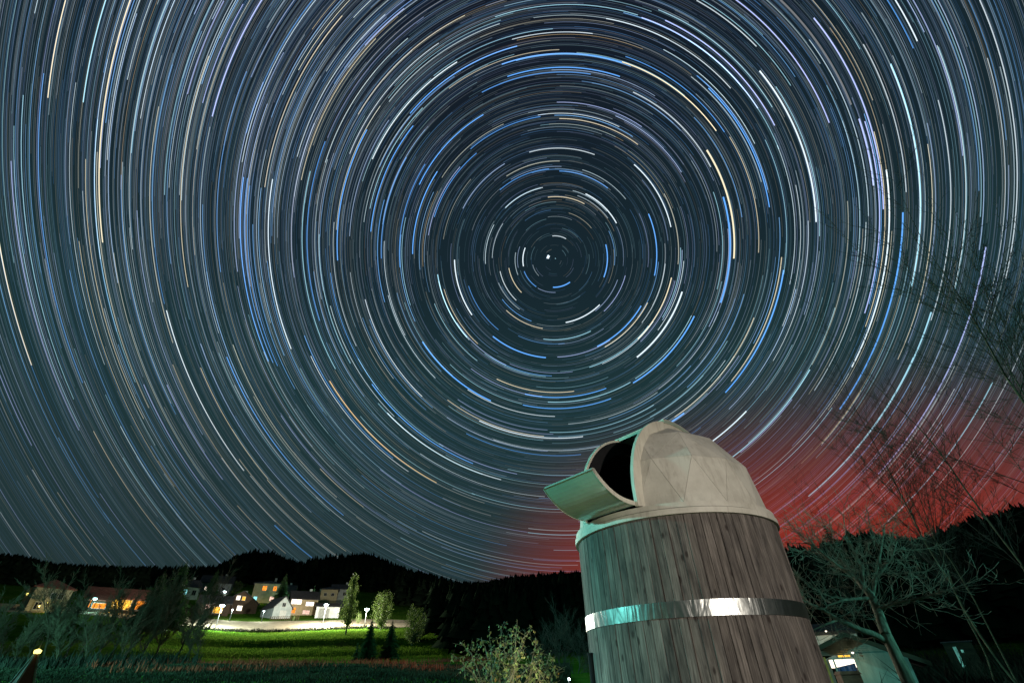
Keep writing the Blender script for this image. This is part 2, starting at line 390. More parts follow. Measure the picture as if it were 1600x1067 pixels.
# ---------------------------------------------------------------- observatory
D_T, AZ_T, R_T = 8.7, .3086, 1.6
TX, TY = D_T * math.sin(AZ_T), D_T * math.cos(AZ_T)
RIM, BT, BB = ZC + 1.918, ZC + .853, ZC + .669
obs = empty('observatory', (TX, TY, 0)); tag(obs, 'round wooden observatory with steel band and open white faceted dome', 'observatory')
wall = MB().lathe([(R_T - .035, -.4), (R_T - .035, RIM), (R_T - .10, RIM), (R_T - .10, -.4)], 72).build('wall', m_core, obs)
NP = 86
def plank_mesh(wd):
    h = wd / 2 - .0020; c = .004; b = MB()
    prof = [(-h, -.03), (-h, -c), (-h + c, 0), (h - c, 0), (h, -c), (h, -.03)]
    z0, z1 = -.4, RIM - .002
    b.hull2([(x, y, z0) for x, y in prof], [(x, y, z1) for x, y in prof]); return b.mesh('plank')
pw = 2 * math.pi * R_T / NP
PM = [plank_mesh(pw * k) for k in (1.0,)]
for i in range(NP):
    t = 2 * math.pi * i / NP
    p = bpy.data.objects.new('plank', PM[0]); C.objects.link(p); p.parent = wall
    if not PM[0].materials: PM[0].materials.append(m_wood)
    rr = R_T + random.uniform(-.007, .003)
    p.location = (rr * math.sin(t), rr * math.cos(t), 0); p.rotation_euler = (random.uniform(-.001, .001), 0, -t); p.scale = (random.uniform(.98, 1.0), 1, 1)
# steel hoop
bandp = [(R_T + .004, BB), (R_T + .012, BB), (R_T + .012, BT), (R_T + .004, BT)]
band = MB().lathe(bandp, 160).build('steel_band', m_steel, obs, True); band.data.set_sharp_from_angle(angle=R(35))
for ang in (-2.62, 2.72):
    lp = [(R_T + .0135, BB + .003), (R_T + .019, BB + .003), (R_T + .019, BT - .003), (R_T + .0135, BT - .003)]
    MB().lathe(lp, 6, ang, ang + .10).build('band_overlap', m_steel, band)
# white rings under the dome
MB().lathe([(R_T - .02, RIM), (R_T + .045, RIM), (R_T + .045, RIM + .08), (R_T - .02, RIM + .08)], 96).build('rim_ring', m_dome, obs)
MB().lathe([(R_T - .12, RIM + .092), (R_T + .022, RIM + .092), (R_T + .022, RIM + .165), (R_T - .12, RIM + .165)], 96).build('skirt_ring', m_dome, obs)
# drain pipe at the left of the wall
dp = empty('drain_pipe', (0, 0, 0))
dpa = math.atan2(TX, TY) - math.asin(R_T / D_T)
q = at(926.0, 1050, 8.2); MB().tube((q[0], q[1], gz(q[0], q[1]) - .1), (q[0], q[1], at(922, 1022, 8.2)[2]), .045, .045, 12).build('pipe', m_black, dp)
MB().tube((q[0], q[1], at(922, 1022, 8.2)[2]), (q[0], q[1], at(922, 1022, 8.2)[2] + .02), .055, .05, 12).build('cap', m_black, dp)
tag(dp, 'black upright pipe against the left foot of the wooden tower', 'pipe')

# dome: flat triangular panels, split by the slit
PSI = R(-131.0); U = np.array([math.sin(PSI), math.cos(PSI), 0]); NV = np.array([math.cos(PSI), -math.sin(PSI), 0]); ZV = np.array([0, 0, 1.0])
HC, RD, RC, HW = ZC + 2.29, 1.575, 1.615, .49
cD = np.array([0, 0, HC])
zb = RIM + .18
el0 = math.asin((zb - HC) / RD)
rings = [(el0, 15, 0.0), (R(20), 15, .5), (R(45), 10, .25), (R(69), 5, 0.0)]
pts = []
for el, n, off in rings:
    pts.append([np.array([RD * math.cos(el) * math.sin(2 * math.pi * (i + off) / n + .35), RD * math.cos(el) * math.cos(2 * math.pi * (i + off) / n + .35), HC + RD * math.sin(el)]) for i in range(n)])
tris = []
def zip_rings(a, b):
    ang = lambda p: math.atan2(p[0], p[1])
    A_ = sorted(a, key=ang); B_ = sorted(b, key=ang); na_, nb_ = len(A_), len(B_)
    i = j = 0; s0 = min(range(nb_), key=lambda k: abs((ang(B_[k]) - ang(A_[0]) + math.pi) % (2 * math.pi) - math.pi)); B_ = B_[s0:] + B_[:s0]
    ua = [ang(p) for p in A_]; ub = []
    for p in B_:
        t = ang(p)
        while ub and t < ub[-1]: t += 2 * math.pi
        if not ub: t = ua[0] + ((t - ua[0] + math.pi) % (2 * math.pi) - math.pi)
        ub.append(t)
    ua += [ua[0] + 2 * math.pi]; ub += [ub[0] + 2 * math.pi]
    while i < na_ or j < nb_:
        if j >= nb_ or (i < na_ and (ua[i + 1] + ua[i]) / 2 <= (ub[j + 1] + ub[j]) / 2):
            tris.append((A_[i % na_], A_[(i + 1) % na_], B_[j % nb_])); i += 1
        else:
            tris.append((A_[i % na_], B_[(j + 1) % nb_], B_[j % nb_])); j += 1
for a, b in zip(pts, pts[1:]): zip_rings(a, b)
apex = np.array([0, 0, HC + RD])
for i in range(5): tris.append((pts[3][i], pts[3][(i + 1) % 5], apex))
def clip(poly, nrm, off):
    out_ = []
    for i in range(len(poly)):
        p, q_ = poly[i], poly[(i + 1) % len(poly)]; dp_, dq = p @ nrm - off, q_ @ nrm - off
        if dp_ >= 0: out_.append(p)
        if dp_ * dq < 0: out_.append(p + (q_ - p) * dp_ / (dp_ - dq))
    return out_
dome = empty('dome', (0, 0, 0), 0, obs)
def panel(poly):
    if len(poly) < 3: return
    c = sum(poly) / len(poly)
    ar = sum(np.linalg.norm(np.cross(poly[i] - poly[0], poly[i + 1] - poly[0])) for i in range(1, len(poly) - 1)) / 2
    if ar < .004: return
    nrm = np.cross(poly[1] - poly[0], poly[2] - poly[0]); nrm /= np.linalg.norm(nrm)
    if nrm @ (c - cD) < 0: nrm = -nrm
    k = 1 - .005 / max(np.sqrt(ar), .05)
    outer = [c + (p - c) * k for p in poly]
    MB().hull2(outer, [p - nrm * .025 for p in outer]).build('dome_panel', m_dome, dome)
for t in tris:
    t = list(t)
    panel(clip(t, NV, HW + .02)); panel(clip(t, -NV, HW + .02))
    mid = clip(clip(t, NV, -HW - .02), -NV, -HW - .02)
    if len(mid) >= 3: panel(clip(mid, -U, .30))
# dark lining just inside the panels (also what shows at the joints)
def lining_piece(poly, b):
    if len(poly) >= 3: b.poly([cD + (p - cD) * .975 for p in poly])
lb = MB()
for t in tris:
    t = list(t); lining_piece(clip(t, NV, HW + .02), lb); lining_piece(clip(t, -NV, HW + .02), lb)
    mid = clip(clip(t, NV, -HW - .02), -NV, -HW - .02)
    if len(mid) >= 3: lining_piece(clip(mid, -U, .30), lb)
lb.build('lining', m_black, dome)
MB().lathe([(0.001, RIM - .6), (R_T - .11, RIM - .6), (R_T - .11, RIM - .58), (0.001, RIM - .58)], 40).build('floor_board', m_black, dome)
# two arched ribs along the slit
def arc_strip(n0, n1, r0, r1, t0, t1, k=28, cen=None):
    b = MB(); cen = np.array([0, 0, ZC + 2.25]) if cen is None else cen
    ring = []
    for i in range(k + 1):
        t = t0 + (t1 - t0) * i / k; dr = math.cos(t) * U + math.sin(t) * ZV
        ring.append([cen + n0 * NV + r0 * dr, cen + n1 * NV + r0 * dr, cen + n1 * NV + r1 * dr, cen + n0 * NV + r1 * dr])
    for i in range(k):
        a, c = ring[i], ring[i + 1]
        for q_ in range(4): b.poly([a[q_], a[(q_ + 1) % 4], c[(q_ + 1) % 4], c[q_]])
    b.poly(ring[0]); b.poly(ring[-1][::-1]); return b
for s in (-1, 1):
    lo, hi = sorted((s * HW, s * (HW + .055)))
    arc_strip(lo, hi, 1.36, RC + .01, R(-6), R(118)).build('slit_rib', m_rib, dome, False)
    lo, hi = sorted((s * (HW - .006), s * (HW - .001)))
    arc_strip(lo, hi, 1.34, RC - .03, R(-6), R(112)).build('rib_lining', m_black, dome, False)
# upper shutter, slid back over the top
us = arc_strip(-HW - .075, HW + .075, RC + .025, RC + .045, R(76.5), R(128)).build('upper_shutter', m_rib, dome)
for s in (-1, 1):
    lo, hi = sorted((s * (HW + .06), s * (HW + .078)))
    arc_strip(lo, hi, RC - .03, RC + .024, R(76.5), R(128)).build('shutter_flange', m_shutter, us)
arc_strip(-HW + .01, HW - .01, RC - .015, RC + .02, R(76.5), R(78.5), 2).build('shutter_lip', m_shutter, us)
# lower shutter, tipped outwards on its hinge
p0 = np.array([1.625, ZC + 2.10]); p1 = np.array([2.505, ZC + 2.425])
ch = p1 - p0; L = np.linalg.norm(ch); tn = ch / L; dn = np.array([tn[1], -tn[0]])
sag = .115; ls = MB(); K = 14; cols = []
for i in range(K + 1):
    t = i / K; c2 = p0 + ch * t + dn * sag * 4 * t * (1 - t)
    tg = ch + dn * sag * 4 * (1 - 2 * t); tg /= np.linalg.norm(tg); nn = np.array([tg[1], -tg[0]])
    cols.append((c2, nn))
def P2(c2, n): return U * c2[0] + NV * n + ZV * c2[1]
NS = 8
for i in range(K):
    (a, an), (b_, bn) = cols[i], cols[i + 1]
    for j in range(NS):
        n0, n1 = -HW + 2 * HW * j / NS, -HW + 2 * HW * (j + 1) / NS
        ls.poly([P2(a, n0), P2(b_, n0), P2(b_, n1), P2(a, n1)])
        ls.poly([P2(a - an * .012, n0), P2(a - an * .012, n1), P2(b_ - bn * .012, n1), P2(b_ - bn * .012, n0)])
lower = ls.build('lower_shutter', m_shutter, dome, True)
def edge_bar(n0, n1, th):
    b = MB()
    for i in range(K):
        (a, an), (c_, cn) = cols[i], cols[i + 1]
        A_ = [P2(a + an * .004, n0), P2(a + an * .004, n1), P2(a - an * th, n1), P2(a - an * th, n0)]
        B_ = [P2(c_ + cn * .004, n0), P2(c_ + cn * .004, n1), P2(c_ - cn * th, n1), P2(c_ - cn * th, n0)]
        for q_ in range(4): b.poly([A_[q_], A_[(q_ + 1) % 4], B_[(q_ + 1) % 4], B_[q_]])
        if i == 0: b.poly(A_)
        if i == K - 1: b.poly(B_[::-1])
    return b
edge_bar(-HW - .012, -HW + .001, .06).build('shutter_edge', m_rib, lower)
edge_bar(HW - .001, HW + .012, .06).build('shutter_edge', m_rib, lower)
pe, ne = cols[-1]
MB().hull2([P2(pe + ne * .006, -HW), P2(pe + ne * .006, HW), P2(pe - ne * .06, HW), P2(pe - ne * .06, -HW)],
           [P2(pe + ne * .006 + tn * .012, -HW), P2(pe + ne * .006 + tn * .012, HW), P2(pe - ne * .06 + tn * .012, HW), P2(pe - ne * .06 + tn * .012, -HW)]).build('shutter_edge', m_rib, lower)

# ---------------------------------------------------------------- lamps
def lamp_light(parent, loc, col, power, rad=.12):
    l = bpy.data.lights.new('lamp_light', 'POINT'); l.energy = power; l.color = col; l.shadow_soft_size = rad
    o = bpy.data.objects.new('lamp_light', l); o.location = loc; return link(o, parent)
def street_lamp(label, base, h, col, power, g, arm=.7, toward=None, group='street lamps of the village', head=.16, beam=0):
    root = empty('street_lamp', base); tag(root, label, 'lamp', group)
    if toward is not None: root.rotation_euler = (0, 0, -math.atan2(toward[0] - base[0], toward[1] - base[1]))
    MB().tube((0, 0, -.5), (0, 0, h), .055, .035, 10).build('pole', m_metal, root)
    MB().tube((0, 0, h - .05), (0, arm, h + .12), .035, .03, 8).build('arm', m_metal, root)
    hd = MB().hull2([(-.14, arm - .15, h + .05), (.14, arm - .15, h + .05), (.14, arm + .45, h + .12), (-.14, arm + .45, h + .12)],
                    [(-.08, arm - .1, h + .17), (.08, arm - .1, h + .17), (.08, arm + .35, h + .22), (-.08, arm + .35, h + .22)]).build('lamp_head', m_metal, root)
    b = MB(); k = 8
    prof = [(.001, -head * .8), (head * .6, -head * .62), (head, -head * .1), (head * .9, .05), (.001, .06)]
    b.lathe(prof, k); bo = b.build('bulb', g, hd, True); bo.location = (0, arm + .15, h + .02)
    lamp_light(root, (0, arm + .15, h - head - .12), col, power)
    if beam:                                                 # a luminaire tilted out over the meadow
        sl = bpy.data.lights.new('lamp_beam', 'SPOT'); sl.energy = beam; sl.color = col; sl.shadow_soft_size = .2; sl.spot_size = R(96); sl.spot_blend = .5
        so = bpy.data.objects.new('lamp_beam', sl); so.location = (0, arm + .6, h - head - .05); so.rotation_euler = Vector((0, 1, -.42)).to_track_quat('-Z', 'Y').to_euler(); link(so, root)
    return root
TEAL, WARM, WHITE = (.22, 1.0, .92), (1.0, .90, .79), (.82, 1.0, .92)
# the two yard lamps that light the tower: left of the picture and behind the photographer
street_lamp('mercury street lamp far to the left of the tower, outside the picture', (-14.0, 8.2, gz(-14.0, 8.2)), 6.0, TEAL, 7000, g_teal, toward=(TX, TY), group='yard lamps near the tower')
def floodlight(label, x, y, h, target, col, power, size, blend):
    root = empty('floodlight', (x, y, gz(x, y))); tag(root, label, 'floodlight', 'yard lamps near the tower')
    MB().tube((0, 0, -.3), (0, 0, h), .05, .04, 10).build('pole', m_metal, root)
    o3 = np.array([0, 0, h + .1]); fd = np.array(target) - np.array([x, y, gz(x, y)]) - o3; fd = fd / np.linalg.norm(fd)
    MB().tube(o3 - fd * .2, o3, .09, .15, 14).build('lamp_head', m_metal, root)
    sl = bpy.data.lights.new('lamp_light', 'SPOT'); sl.energy = power; sl.color = col; sl.shadow_soft_size = .12; sl.spot_size = R(size); sl.spot_blend = blend
    so = bpy.data.objects.new('lamp_light', sl); so.location = o3 + fd * .05; so.rotation_euler = Vector(fd).to_track_quat('-Z', 'Y').to_euler(); link(so, root)
floodlight('warm floodlight on a post behind the photographer, outside the picture', 6.0, -4.5, 3.0, (TX, TY, 2.6), WARM, 3300, 23, .35)
floodlight('added teal floodlight right of the hut that lights the fruit tree, outside the picture', 12.5, 3.5, 3.0, (6.7, 10.5, 2.8), TEAL, 1350, 33, .6)  # added lamp, put in to light the fruit tree, which the tower shades
def vlamp(px, py, d, h, col, power, g, label, arm=.7, head=.3, tw=(0, 0), beam=0):
    p = gp(px, d); top = at(px, py, d)[2]; hh = max(h, top - p[2]) if h is None else h
    hh = max(2.0, top - p[2])
    return street_lamp(label, tuple(p), hh, col, power, g, arm, tw, head=head, beam=beam)
vlamp(507, 945, 118, 0, (1, .97, .80), 22000, g_white, 'brightest white street lamp beside the white garage in the village', head=.42, beam=60000)
vlamp(572, 952, 114, 0, (1, .97, .80), 7000, g_white, 'white street lamp at the right end of the village road', head=.42, beam=10000)
vlamp(343, 946, 116, 0, (.85, 1, .9), 11000, g_white, 'blue white street lamp left of the dark chalet', head=.42, beam=32000)
vlamp(137, 944, 118, 0, (.4, 1, .95), 400, g_teal, 'small teal lamp left of the orange lit barn', head=.3)
vlamp(27, 927, 120, 0, (1, .9, .4), 250, g_yellow, 'small yellow lamp at the far left beside the red roofed house', head=.35)
vlamp(62, 923, 126, 0, (1, .9, .4), 250, g_yellow, 'small yellow lamp above the red roof at the far left', head=.4)
vlamp(340, 926, 172, 0, (.8, .9, 1), 1200, g_white, 'slanting white lamp on the slope above the chalet', head=.4)
vlamp(458, 930, 160, 0, (.5, 1, .9), 1500, g_teal, 'teal lamp behind the roof of the long house', head=.5)
vlamp(361, 957, 126, 0, WHITE, 400, g_white, 'knee high garden lamp below the dark chalet', arm=.2, head=.12)
vlamp(411, 964, 126, 0, WHITE, 400, g_white, 'low white garden lamp left of the white barn', arm=.2, head=.14)
vlamp(307, 911, 205, 0, (1, .9, .75), 700, g_warm, 'upper left lamp of the hillside cluster above the chalet', head=.3)
vlamp(314, 917, 200, 0, (.8, 1, 1), 900, g_white, 'white lamp in the middle of the hillside cluster', head=.35)
vlamp(331, 911, 205, 0, (1, .9, .75), 500, g_warm, 'small warm lamp at the right of the hillside cluster', head=.25)
vlamp(398, 903, 260, 0, (.8, .9, 1), 300, g_white, 'tiny high lamp at the edge of the dark forest', head=.3)

gl = at(889, 1058, 7.6); gl0 = gz(gl[0], gl[1])
glr = empty('garden_lamp', (gl[0], gl[1], gl0)); tag(glr, 'tiny bright garden lamp at the foot of the tower beside the bush', 'lamp')
MB().tube((0, 0, -.1), (0, 0, gl[2] - gl0 - .03), .015, .012, 8).build('post', m_metal, glr)
MB().lathe([(.001, gl[2] - gl0 - .03), (.010, gl[2] - gl0 - .028), (.011, gl[2] - gl0 - .005), (.001, gl[2] - gl0)], 10).build('bulb', g_white, glr)
lamp_light(glr, (-.10, -.02, gl[2] - gl0 + .06), (.8, 1, .9), 6, .04)
b2 = at(826, 1066, 5.75); b20 = gz(b2[0], b2[1])
bl = empty('garden_lamp', (b2[0], b2[1], b20)); tag(bl, 'small garden lamp shining up into the leafy bush', 'lamp')
MB().tube((0, 0, -.1), (0, 0, b2[2] - b20 - .06), .02, .015, 8).build('post', m_metal, bl)
MB().lathe([(.001, b2[2] - b20 - .06), (.012, b2[2] - b20 - .058), (.012, b2[2] - b20 - .03), (.001, b2[2] - b20 - .025)], 10).build('bulb', g_white, bl)
lamp_light(bl, (0, 0, b2[2] - b20 + .03), (1, .93, .55), 10, .03)
# ---------------------------------------------------------------- houses
def house(label, px, d, w, dep, hw, rh, wallm, roofm, wins, yaw=0.0, roof='gable_side', chimney=True, name='house', sink=1.5, over=.4, doors=()):
    """local x to the right as seen, y away, front face at y=0"""
    a, _ = azel(px, 955); p = gp(px, d)
    root = empty(name, tuple(p), -a + yaw); tag(root, label, 'house' if name == 'house' else name.replace('_', ' '))
    b = MB(); h = w / 2
    if roof == 'gable_front':
        A_ = [(-h, 0, -sink), (h, 0, -sink), (h, 0, hw), (0, 0, hw + rh), (-h, 0, hw)]
        b.hull2(A_, [(x, dep, z) for x, y, z in A_])
    elif roof == 'gable_side':
        A_ = [(-h, 0, -sink), (-h, dep, -sink), (-h, dep, hw), (-h, dep / 2, hw + rh), (-h, 0, hw)]
        b.hull2(A_, [(h, y, z) for x, y, z in A_])
    else: b.box(-h, 0, -sink, h, dep, hw)
    b.build('wall', wallm, root)
    r = MB(); o_ = over; th = .16
    if roof == 'gable_front':
        for s in (-1, 1):
            dz = rh / h * o_
            r.hull2([(0, -o_, hw + rh + .02), (s * (h + o_), -o_, hw - dz + .02), (s * (h + o_), -o_, hw - dz + .02 + th), (0, -o_, hw + rh + .02 + th)],
                    [(0, dep + o_, hw + rh + .02), (s * (h + o_), dep + o_, hw - dz + .02), (s * (h + o_), dep + o_, hw - dz + .02 + th), (0, dep + o_, hw + rh + .02 + th)])
    elif roof == 'gable_side':
        for s in (-1, 1):
            m_ = dep / 2; dz = rh / m_ * o_; ye = m_ + s * (m_ + o_)
            r.hull2([(-h - o_, m_, hw + rh + .02), (-h - o_, ye, hw - dz + .02), (-h - o_, ye, hw - dz + .02 + th), (-h - o_, m_, hw + rh + .02 + th)],
                    [(h + o_, m_, hw + rh + .02), (h + o_, ye, hw - dz + .02), (h + o_, ye, hw - dz + .02 + th), (h + o_, m_, hw + rh + .02 + th)])
    else:
        b0 = [(-h - o_, -o_, hw), (h + o_, -o_, hw), (h + o_, dep + o_, hw), (-h - o_, dep + o_, hw)]
        r.hull2([(x, y, hw + .01) for x, y, z in b0], [(x, y, hw + .14) for x, y, z in b0])
        k = max(0, h - dep / 2)
        t0, t1 = (-k, dep / 2, hw + rh), (k + .01, dep / 2, hw + rh)
        b1 = [(x, y, hw + .14) for x, y, z in b0]
        r.poly([b1[0], b1[1], t1, t0]); r.poly([b1[1], b1[2], t1]); r.poly([b1[2], b1[3], t0, t1]); r.poly([b1[3], b1[0], t0])
    ro = r.build('roof', roofm, root)
    if chimney: MB().box(h * .35, dep * .55, hw + rh * .3, h * .35 + .6, dep * .55 + .6, hw + rh + .8).build('chimney', m_grey, ro)
    for (x, z, ww, wh, gm) in wins:
        f = MB(); t = .09
        f.box(x - ww / 2 - t, -.07, z - t, x + ww / 2 + t, -.003, z).box(x - ww / 2 - t, -.07, z + wh, x + ww / 2 + t, -.003, z + wh + t)
        f.box(x - ww / 2 - t, -.07, z, x - ww / 2, -.003, z + wh).box(x + ww / 2, -.07, z, x + ww / 2 + t, -.003, z + wh)
        f.box(x - .025, -.06, z, x + .025, -.03, z + wh)
        wo = f.build('window', m_frame, root)
        MB().box(x - ww / 2, -.028, z, x + ww / 2, -.004, z + wh).build('pane', gm, wo)
    for (x, z, ww, wh, gm) in doors:
        do = MB().box(x - ww / 2, -.06, z, x + ww / 2, -.003, z + wh).build('door', gm, root)
        MB().tube((x + ww * .35, -.06, z + wh * .5), (x + ww * .35, -.12, z + wh * .5), .03, .03, 6).build('door_handle', m_metal, do)
    return root
house('dark timber chalet with three round glowing windows under a steep gable', 371, 144, 8.0, 8, 2.4, 2.4, m_timber, m_roofd,
      [(-.9, 2.9, .8, .9, g_winw), (.35, 2.9, .7, .8, g_winy), (0, .7, 1.1, 1.0, g_winw)], yaw=.25, roof='gable_front')
house('two storey house with orange upper windows behind the dark chalet', 406, 168, 7.0, 7, 5.0, 1.4, m_cream, m_roofd,
      [(-.6, 3.2, 1.1, 1.2, g_wino), (2.2, 3.2, .9, 1.2, g_wino), (-2.4, .6, .9, 1.0, g_winc), (2.0, .6, 1.1, 1.1, g_pink)], yaw=-.1, roof='hip')
house('small white barn with one dark square window in its gable', 440, 134, 4.3, 6.5, 2.2, 2.2, m_grey, m_roofd,
      [(.0, 2.35, .75, .8, m_glass)], yaw=.42, roof='gable_front', chimney=False, name='barn', over=.3, doors=((.2, 0, 1.5, 1.6, m_frame),))
house('long house with bright lit balcony windows beside the white barn', 472, 144, 6.4, 8, 3.6, 2.2, m_cream, m_roofd,
      [(-2.0, 2.4, 2.4, 1.1, g_winw), (1.3, 2.1, 1.9, .9, g_winw), (.8, .3, 1.6, .8, g_pink), (-2.4, .4, 1.2, 1.2, g_wino)], yaw=.1)
house('pale square house with two small dark windows behind the brightest lamp', 508, 158, 4.6, 7, 4.8, 1.3, m_cream, m_roofd,
      [(-1.0, 3.2, .7, .7, m_glass), (1.0, 3.2, .7, .7, m_glass)], roof='hip', chimney=False)
house('dim grey house half hidden behind the tall pointed tree', 527, 162, 5.5, 7, 4.8, 1.6, m_grey, m_roofd,
      [(-1.2, 3.1, .8, .8, m_glass), (1.0, 3.1, .8, .8, m_glass)])
house('low white garage flooded with light by the brightest lamp', 511, 136, 5.4, 5, 2.4, .9, m_white, m_roofd, [], roof='gable_side', chimney=False, name='garage', doors=((-.8, 0, 2.4, 2.0, m_frame),))
house('yellow lit house with a red pyramid roof at the far left', 66, 116, 5.0, 5, 3.3, 1.7, m_cream, m_rooft,
      [(.2, 1.9, .6, .7, m_glass), (1.2, 1.9, .6, .7, m_glass), (-1.2, .2, .8, 1.0, m_glass)], yaw=.2, roof='hip', chimney=False)
house('long low barn with an orange lit front behind the bare saplings', 184, 121, 11.5, 6, 2.4, 1.8, m_timber, m_rooft,
      [(-3.6, .7, 2.4, 1.4, g_wino), (-.3, .6, 3.2, 1.5, g_winy), (3.4, .7, 2.6, 1.4, g_wino)], chimney=False, name='barn')
house('small dark shed with a broken orange glow left of the orange barn', 150, 119, 3.0, 4, 1.9, 1.0, m_timber, m_rooft, [(-.2, .6, 2.0, .8, g_wino)], chimney=False, name='shed')
house('small teal lit house among the trees on the slope', 283, 168, 5.0, 6, 3.2, 2.0, m_white, m_roofd, [(-1.0, 1.2, .9, 1.1, g_winc), (1.2, 1.2, .9, 1.1, m_glass)], yaw=.3)
house('dark house on the slope below the hillside lamps', 322, 190, 9.0, 7, 3.2, 2.4, m_grey, m_roofd, [(-2.4, 1.0, .8, .9, g_winw), (2.4, 1.0, .8, .9, m_glass)], yaw=-.1)
house('low dark house with a reddish window left of the chalet', 330, 137, 6.5, 6, 2.4, 1.8, m_timber, m_roofd, [(-1.2, 1.3, .8, .8, g_pink), (1.0, .5, 1.8, 1.2, g_winy)])
house('dark house left of the tall fir with tiny warm windows', 436, 172, 6.0, 6, 3.0, 2.0, m_timber, m_roofd, [(-1.0, 1.6, .5, .6, g_winw), (.4, 1.2, .5, .6, g_pink)])
fp0, fp1 = gp(424, 128.5), gp(468, 128.5)
fen = empty('picket_fence', tuple(fp0)); tag(fen, 'low dark fence in front of the small white barn', 'fence')
for i in range(15):
    q_ = (fp1 - fp0) * i / 14; zq = gz(fp0[0] + q_[0], fp0[1] + q_[1]) - fp0[2]
    MB().box(q_[0] - .05, q_[1] - .05, zq - .2, q_[0] + .05, q_[1] + .05, zq + .85).build('post', m_timber, fen)
for hz_ in (.3, .7): MB().tube((0, -.08, hz_), (fp1[0] - fp0[0], fp1[1] - fp0[1] - .08, fp1[2] - fp0[2] + hz_), .04, .04, 5).build('rail', m_timber, fen)
# wall lights that wash house fronts
def wall_light(label, px, py, d, col, power, g, k=1.0):
    p = at(px, py, d); root = empty('wall_lamp', tuple(p)); tag(root, label, 'lamp', 'lamps on house walls')
    a, _ = azel(px, py); root.rotation_euler = (0, 0, -a)
    MB().box(-.10 * k, .0, -.02 * k, .10 * k, .30 * k, .06 * k).build('bracket', m_metal, root)
    b = MB(); b.lathe([(.001, -.16 * k), (.10 * k, -.12 * k), (.12 * k, -.02 * k), (.001, 0)], 8); bo = b.build('bulb', g, root, True); bo.location = (0, 0, -.02)
    lamp_light(root, (0, -.15, -.25), col, power, .08); return root
wall_light('yellow lamp under the eave of the red roofed house', 75, 940, 114, (1, .78, .2), 70, g_yellow)
wall_light('orange lamp on the front of the long low barn', 178, 944, 119.5, (1, .5, .1), 500, g_warm)
wall_light('small warm lamp over the long house balcony', 466, 941, 139.5, (1, .6, .35), 300, g_warm)
wall_light('yellow lamp at the porch of the two storey house', 404, 941, 164.5, (1, .8, .25), 200, g_yellow)

# ---------------------------------------------------------------- hut, shed, far window on the right
def px_local(root_p, a, px, py, d):
    """local coordinates of a pixel at distance d for a thing turned towards the camera"""
    v = at(px, py, d) - np.array(root_p); ca, sa = math.cos(a), math.sin(a)
    return np.array([v[0] * ca - v[1] * sa, v[0] * sa + v[1] * ca, v[2]])
DH = 13.0
hp = gp(1350, DH); ha, _ = azel(1350, 960)
hut = empty('garden_hut', tuple(hp), -ha); tag(hut, 'green grey garden hut with a low gable roof beside the fruit tree', 'hut')
L_ = lambda px, py, dd=DH: px_local(hp, ha, px, py, dd)
ap, er, el_ = L_(1321, 993), L_(1432, 1030), L_(1262, 1024)
yF = 0.0
zb_ = -.6
depth = 3.2
gab = [(el_[0], yF, el_[2]), (er[0], yF, er[2]), (ap[0], yF, ap[2])]
hz = min(el_[2], er[2])
wv = [(el_[0] + .1, yF, zb_), (er[0] - .12, yF, zb_), (er[0] - .12, yF, er[2]), (ap[0], yF, ap[2] - .03), (el_[0] + .1, yF, el_[2])]
# front wall in boards above the door line, open below on the left
split = L_(1333, 1024); winl = L_(1292, 1030)
nb = 9
for i in range(nb):                                      # gable boarding, horizontal boards
    z0 = split[2] + .02 + (ap[2] - split[2] - .06) * i / nb; z1 = split[2] + .02 + (ap[2] - split[2] - .06) * (i + .93) / nb
    def xr(z):
        t = np.clip((z - er[2]) / (ap[2] - er[2]), 0, 1); u_ = np.clip((z - el_[2]) / (ap[2] - el_[2]), 0, 1)
        return el_[0] + .1 + (ap[0] - el_[0] - .1) * u_, er[0] - .12 + (ap[0] - er[0] + .12) * t
    a0, b0 = xr(z0); a1, b1 = xr(z1); o_ = random.uniform(0, .008)
    MB().hull2([(a0, -o_, z0), (b0, -o_, z0), (b1, -o_ - .012, z1), (a1, -o_ - .012, z1)], [(a0, .03, z0), (b0, .03, z0), (b1, .03, z1), (a1, .03, z1)]).build('board', m_panel, hut)
MB().box(split[0], -.05, zb_, L_(1398, 1040)[0], -.015, split[2] + .03).build('front_panel', m_panel, hut)
MB().box(L_(1398, 1040)[0] + .01, .005, zb_, er[0] - .12, .04, split[2]).build('side_panel', m_panel, hut)
MB().box(el_[0] + .1, depth, zb_, er[0] - .12, depth + .05, er[2] - .1).build('back_wall', m_timber, hut)
for xx in (el_[0] + .1, er[0] - .16): MB().box(xx, .05, zb_, xx + .04, depth - .01, er[2] - .1).build('end_wall', m_timber, hut)
rf = MB()
for e_ in (el_, er):
    s = 1 if e_[0] > ap[0] else -1; ex = e_[0] + s * .18; ez = e_[2] - .18 * (ap[2] - e_[2]) / abs(ap[0] - e_[0])
    rf.hull2([(ap[0], -.22, ap[2]), (ex, -.22, ez), (ex, -.22, ez + .035), (ap[0], -.22, ap[2] + .04)], [(ap[0], depth + .2, ap[2]), (ex, depth + .2, ez), (ex, depth + .2, ez + .035), (ap[0], depth + .2, ap[2] + .04)])
rfo = rf.build('roof', m_roofd, hut)
for e_ in (el_, er):
    s = 1 if e_[0] > ap[0] else -1; ex = e_[0] + s * .19; ez = e_[2] - .19 * (ap[2] - e_[2]) / abs(ap[0] - e_[0])
    MB().hull2([(ap[0], -.25, ap[2] - .03), (ex, -.25, ez - .03), (ex, -.25, ez + .05), (ap[0], -.25, ap[2] + .06)], [(ap[0], -.223, ap[2] - .03), (ex, -.223, ez - .03), (ex, -.223, ez + .05), (ap[0], -.223, ap[2] + .06)]).build('barge_board', m_timber, rfo)
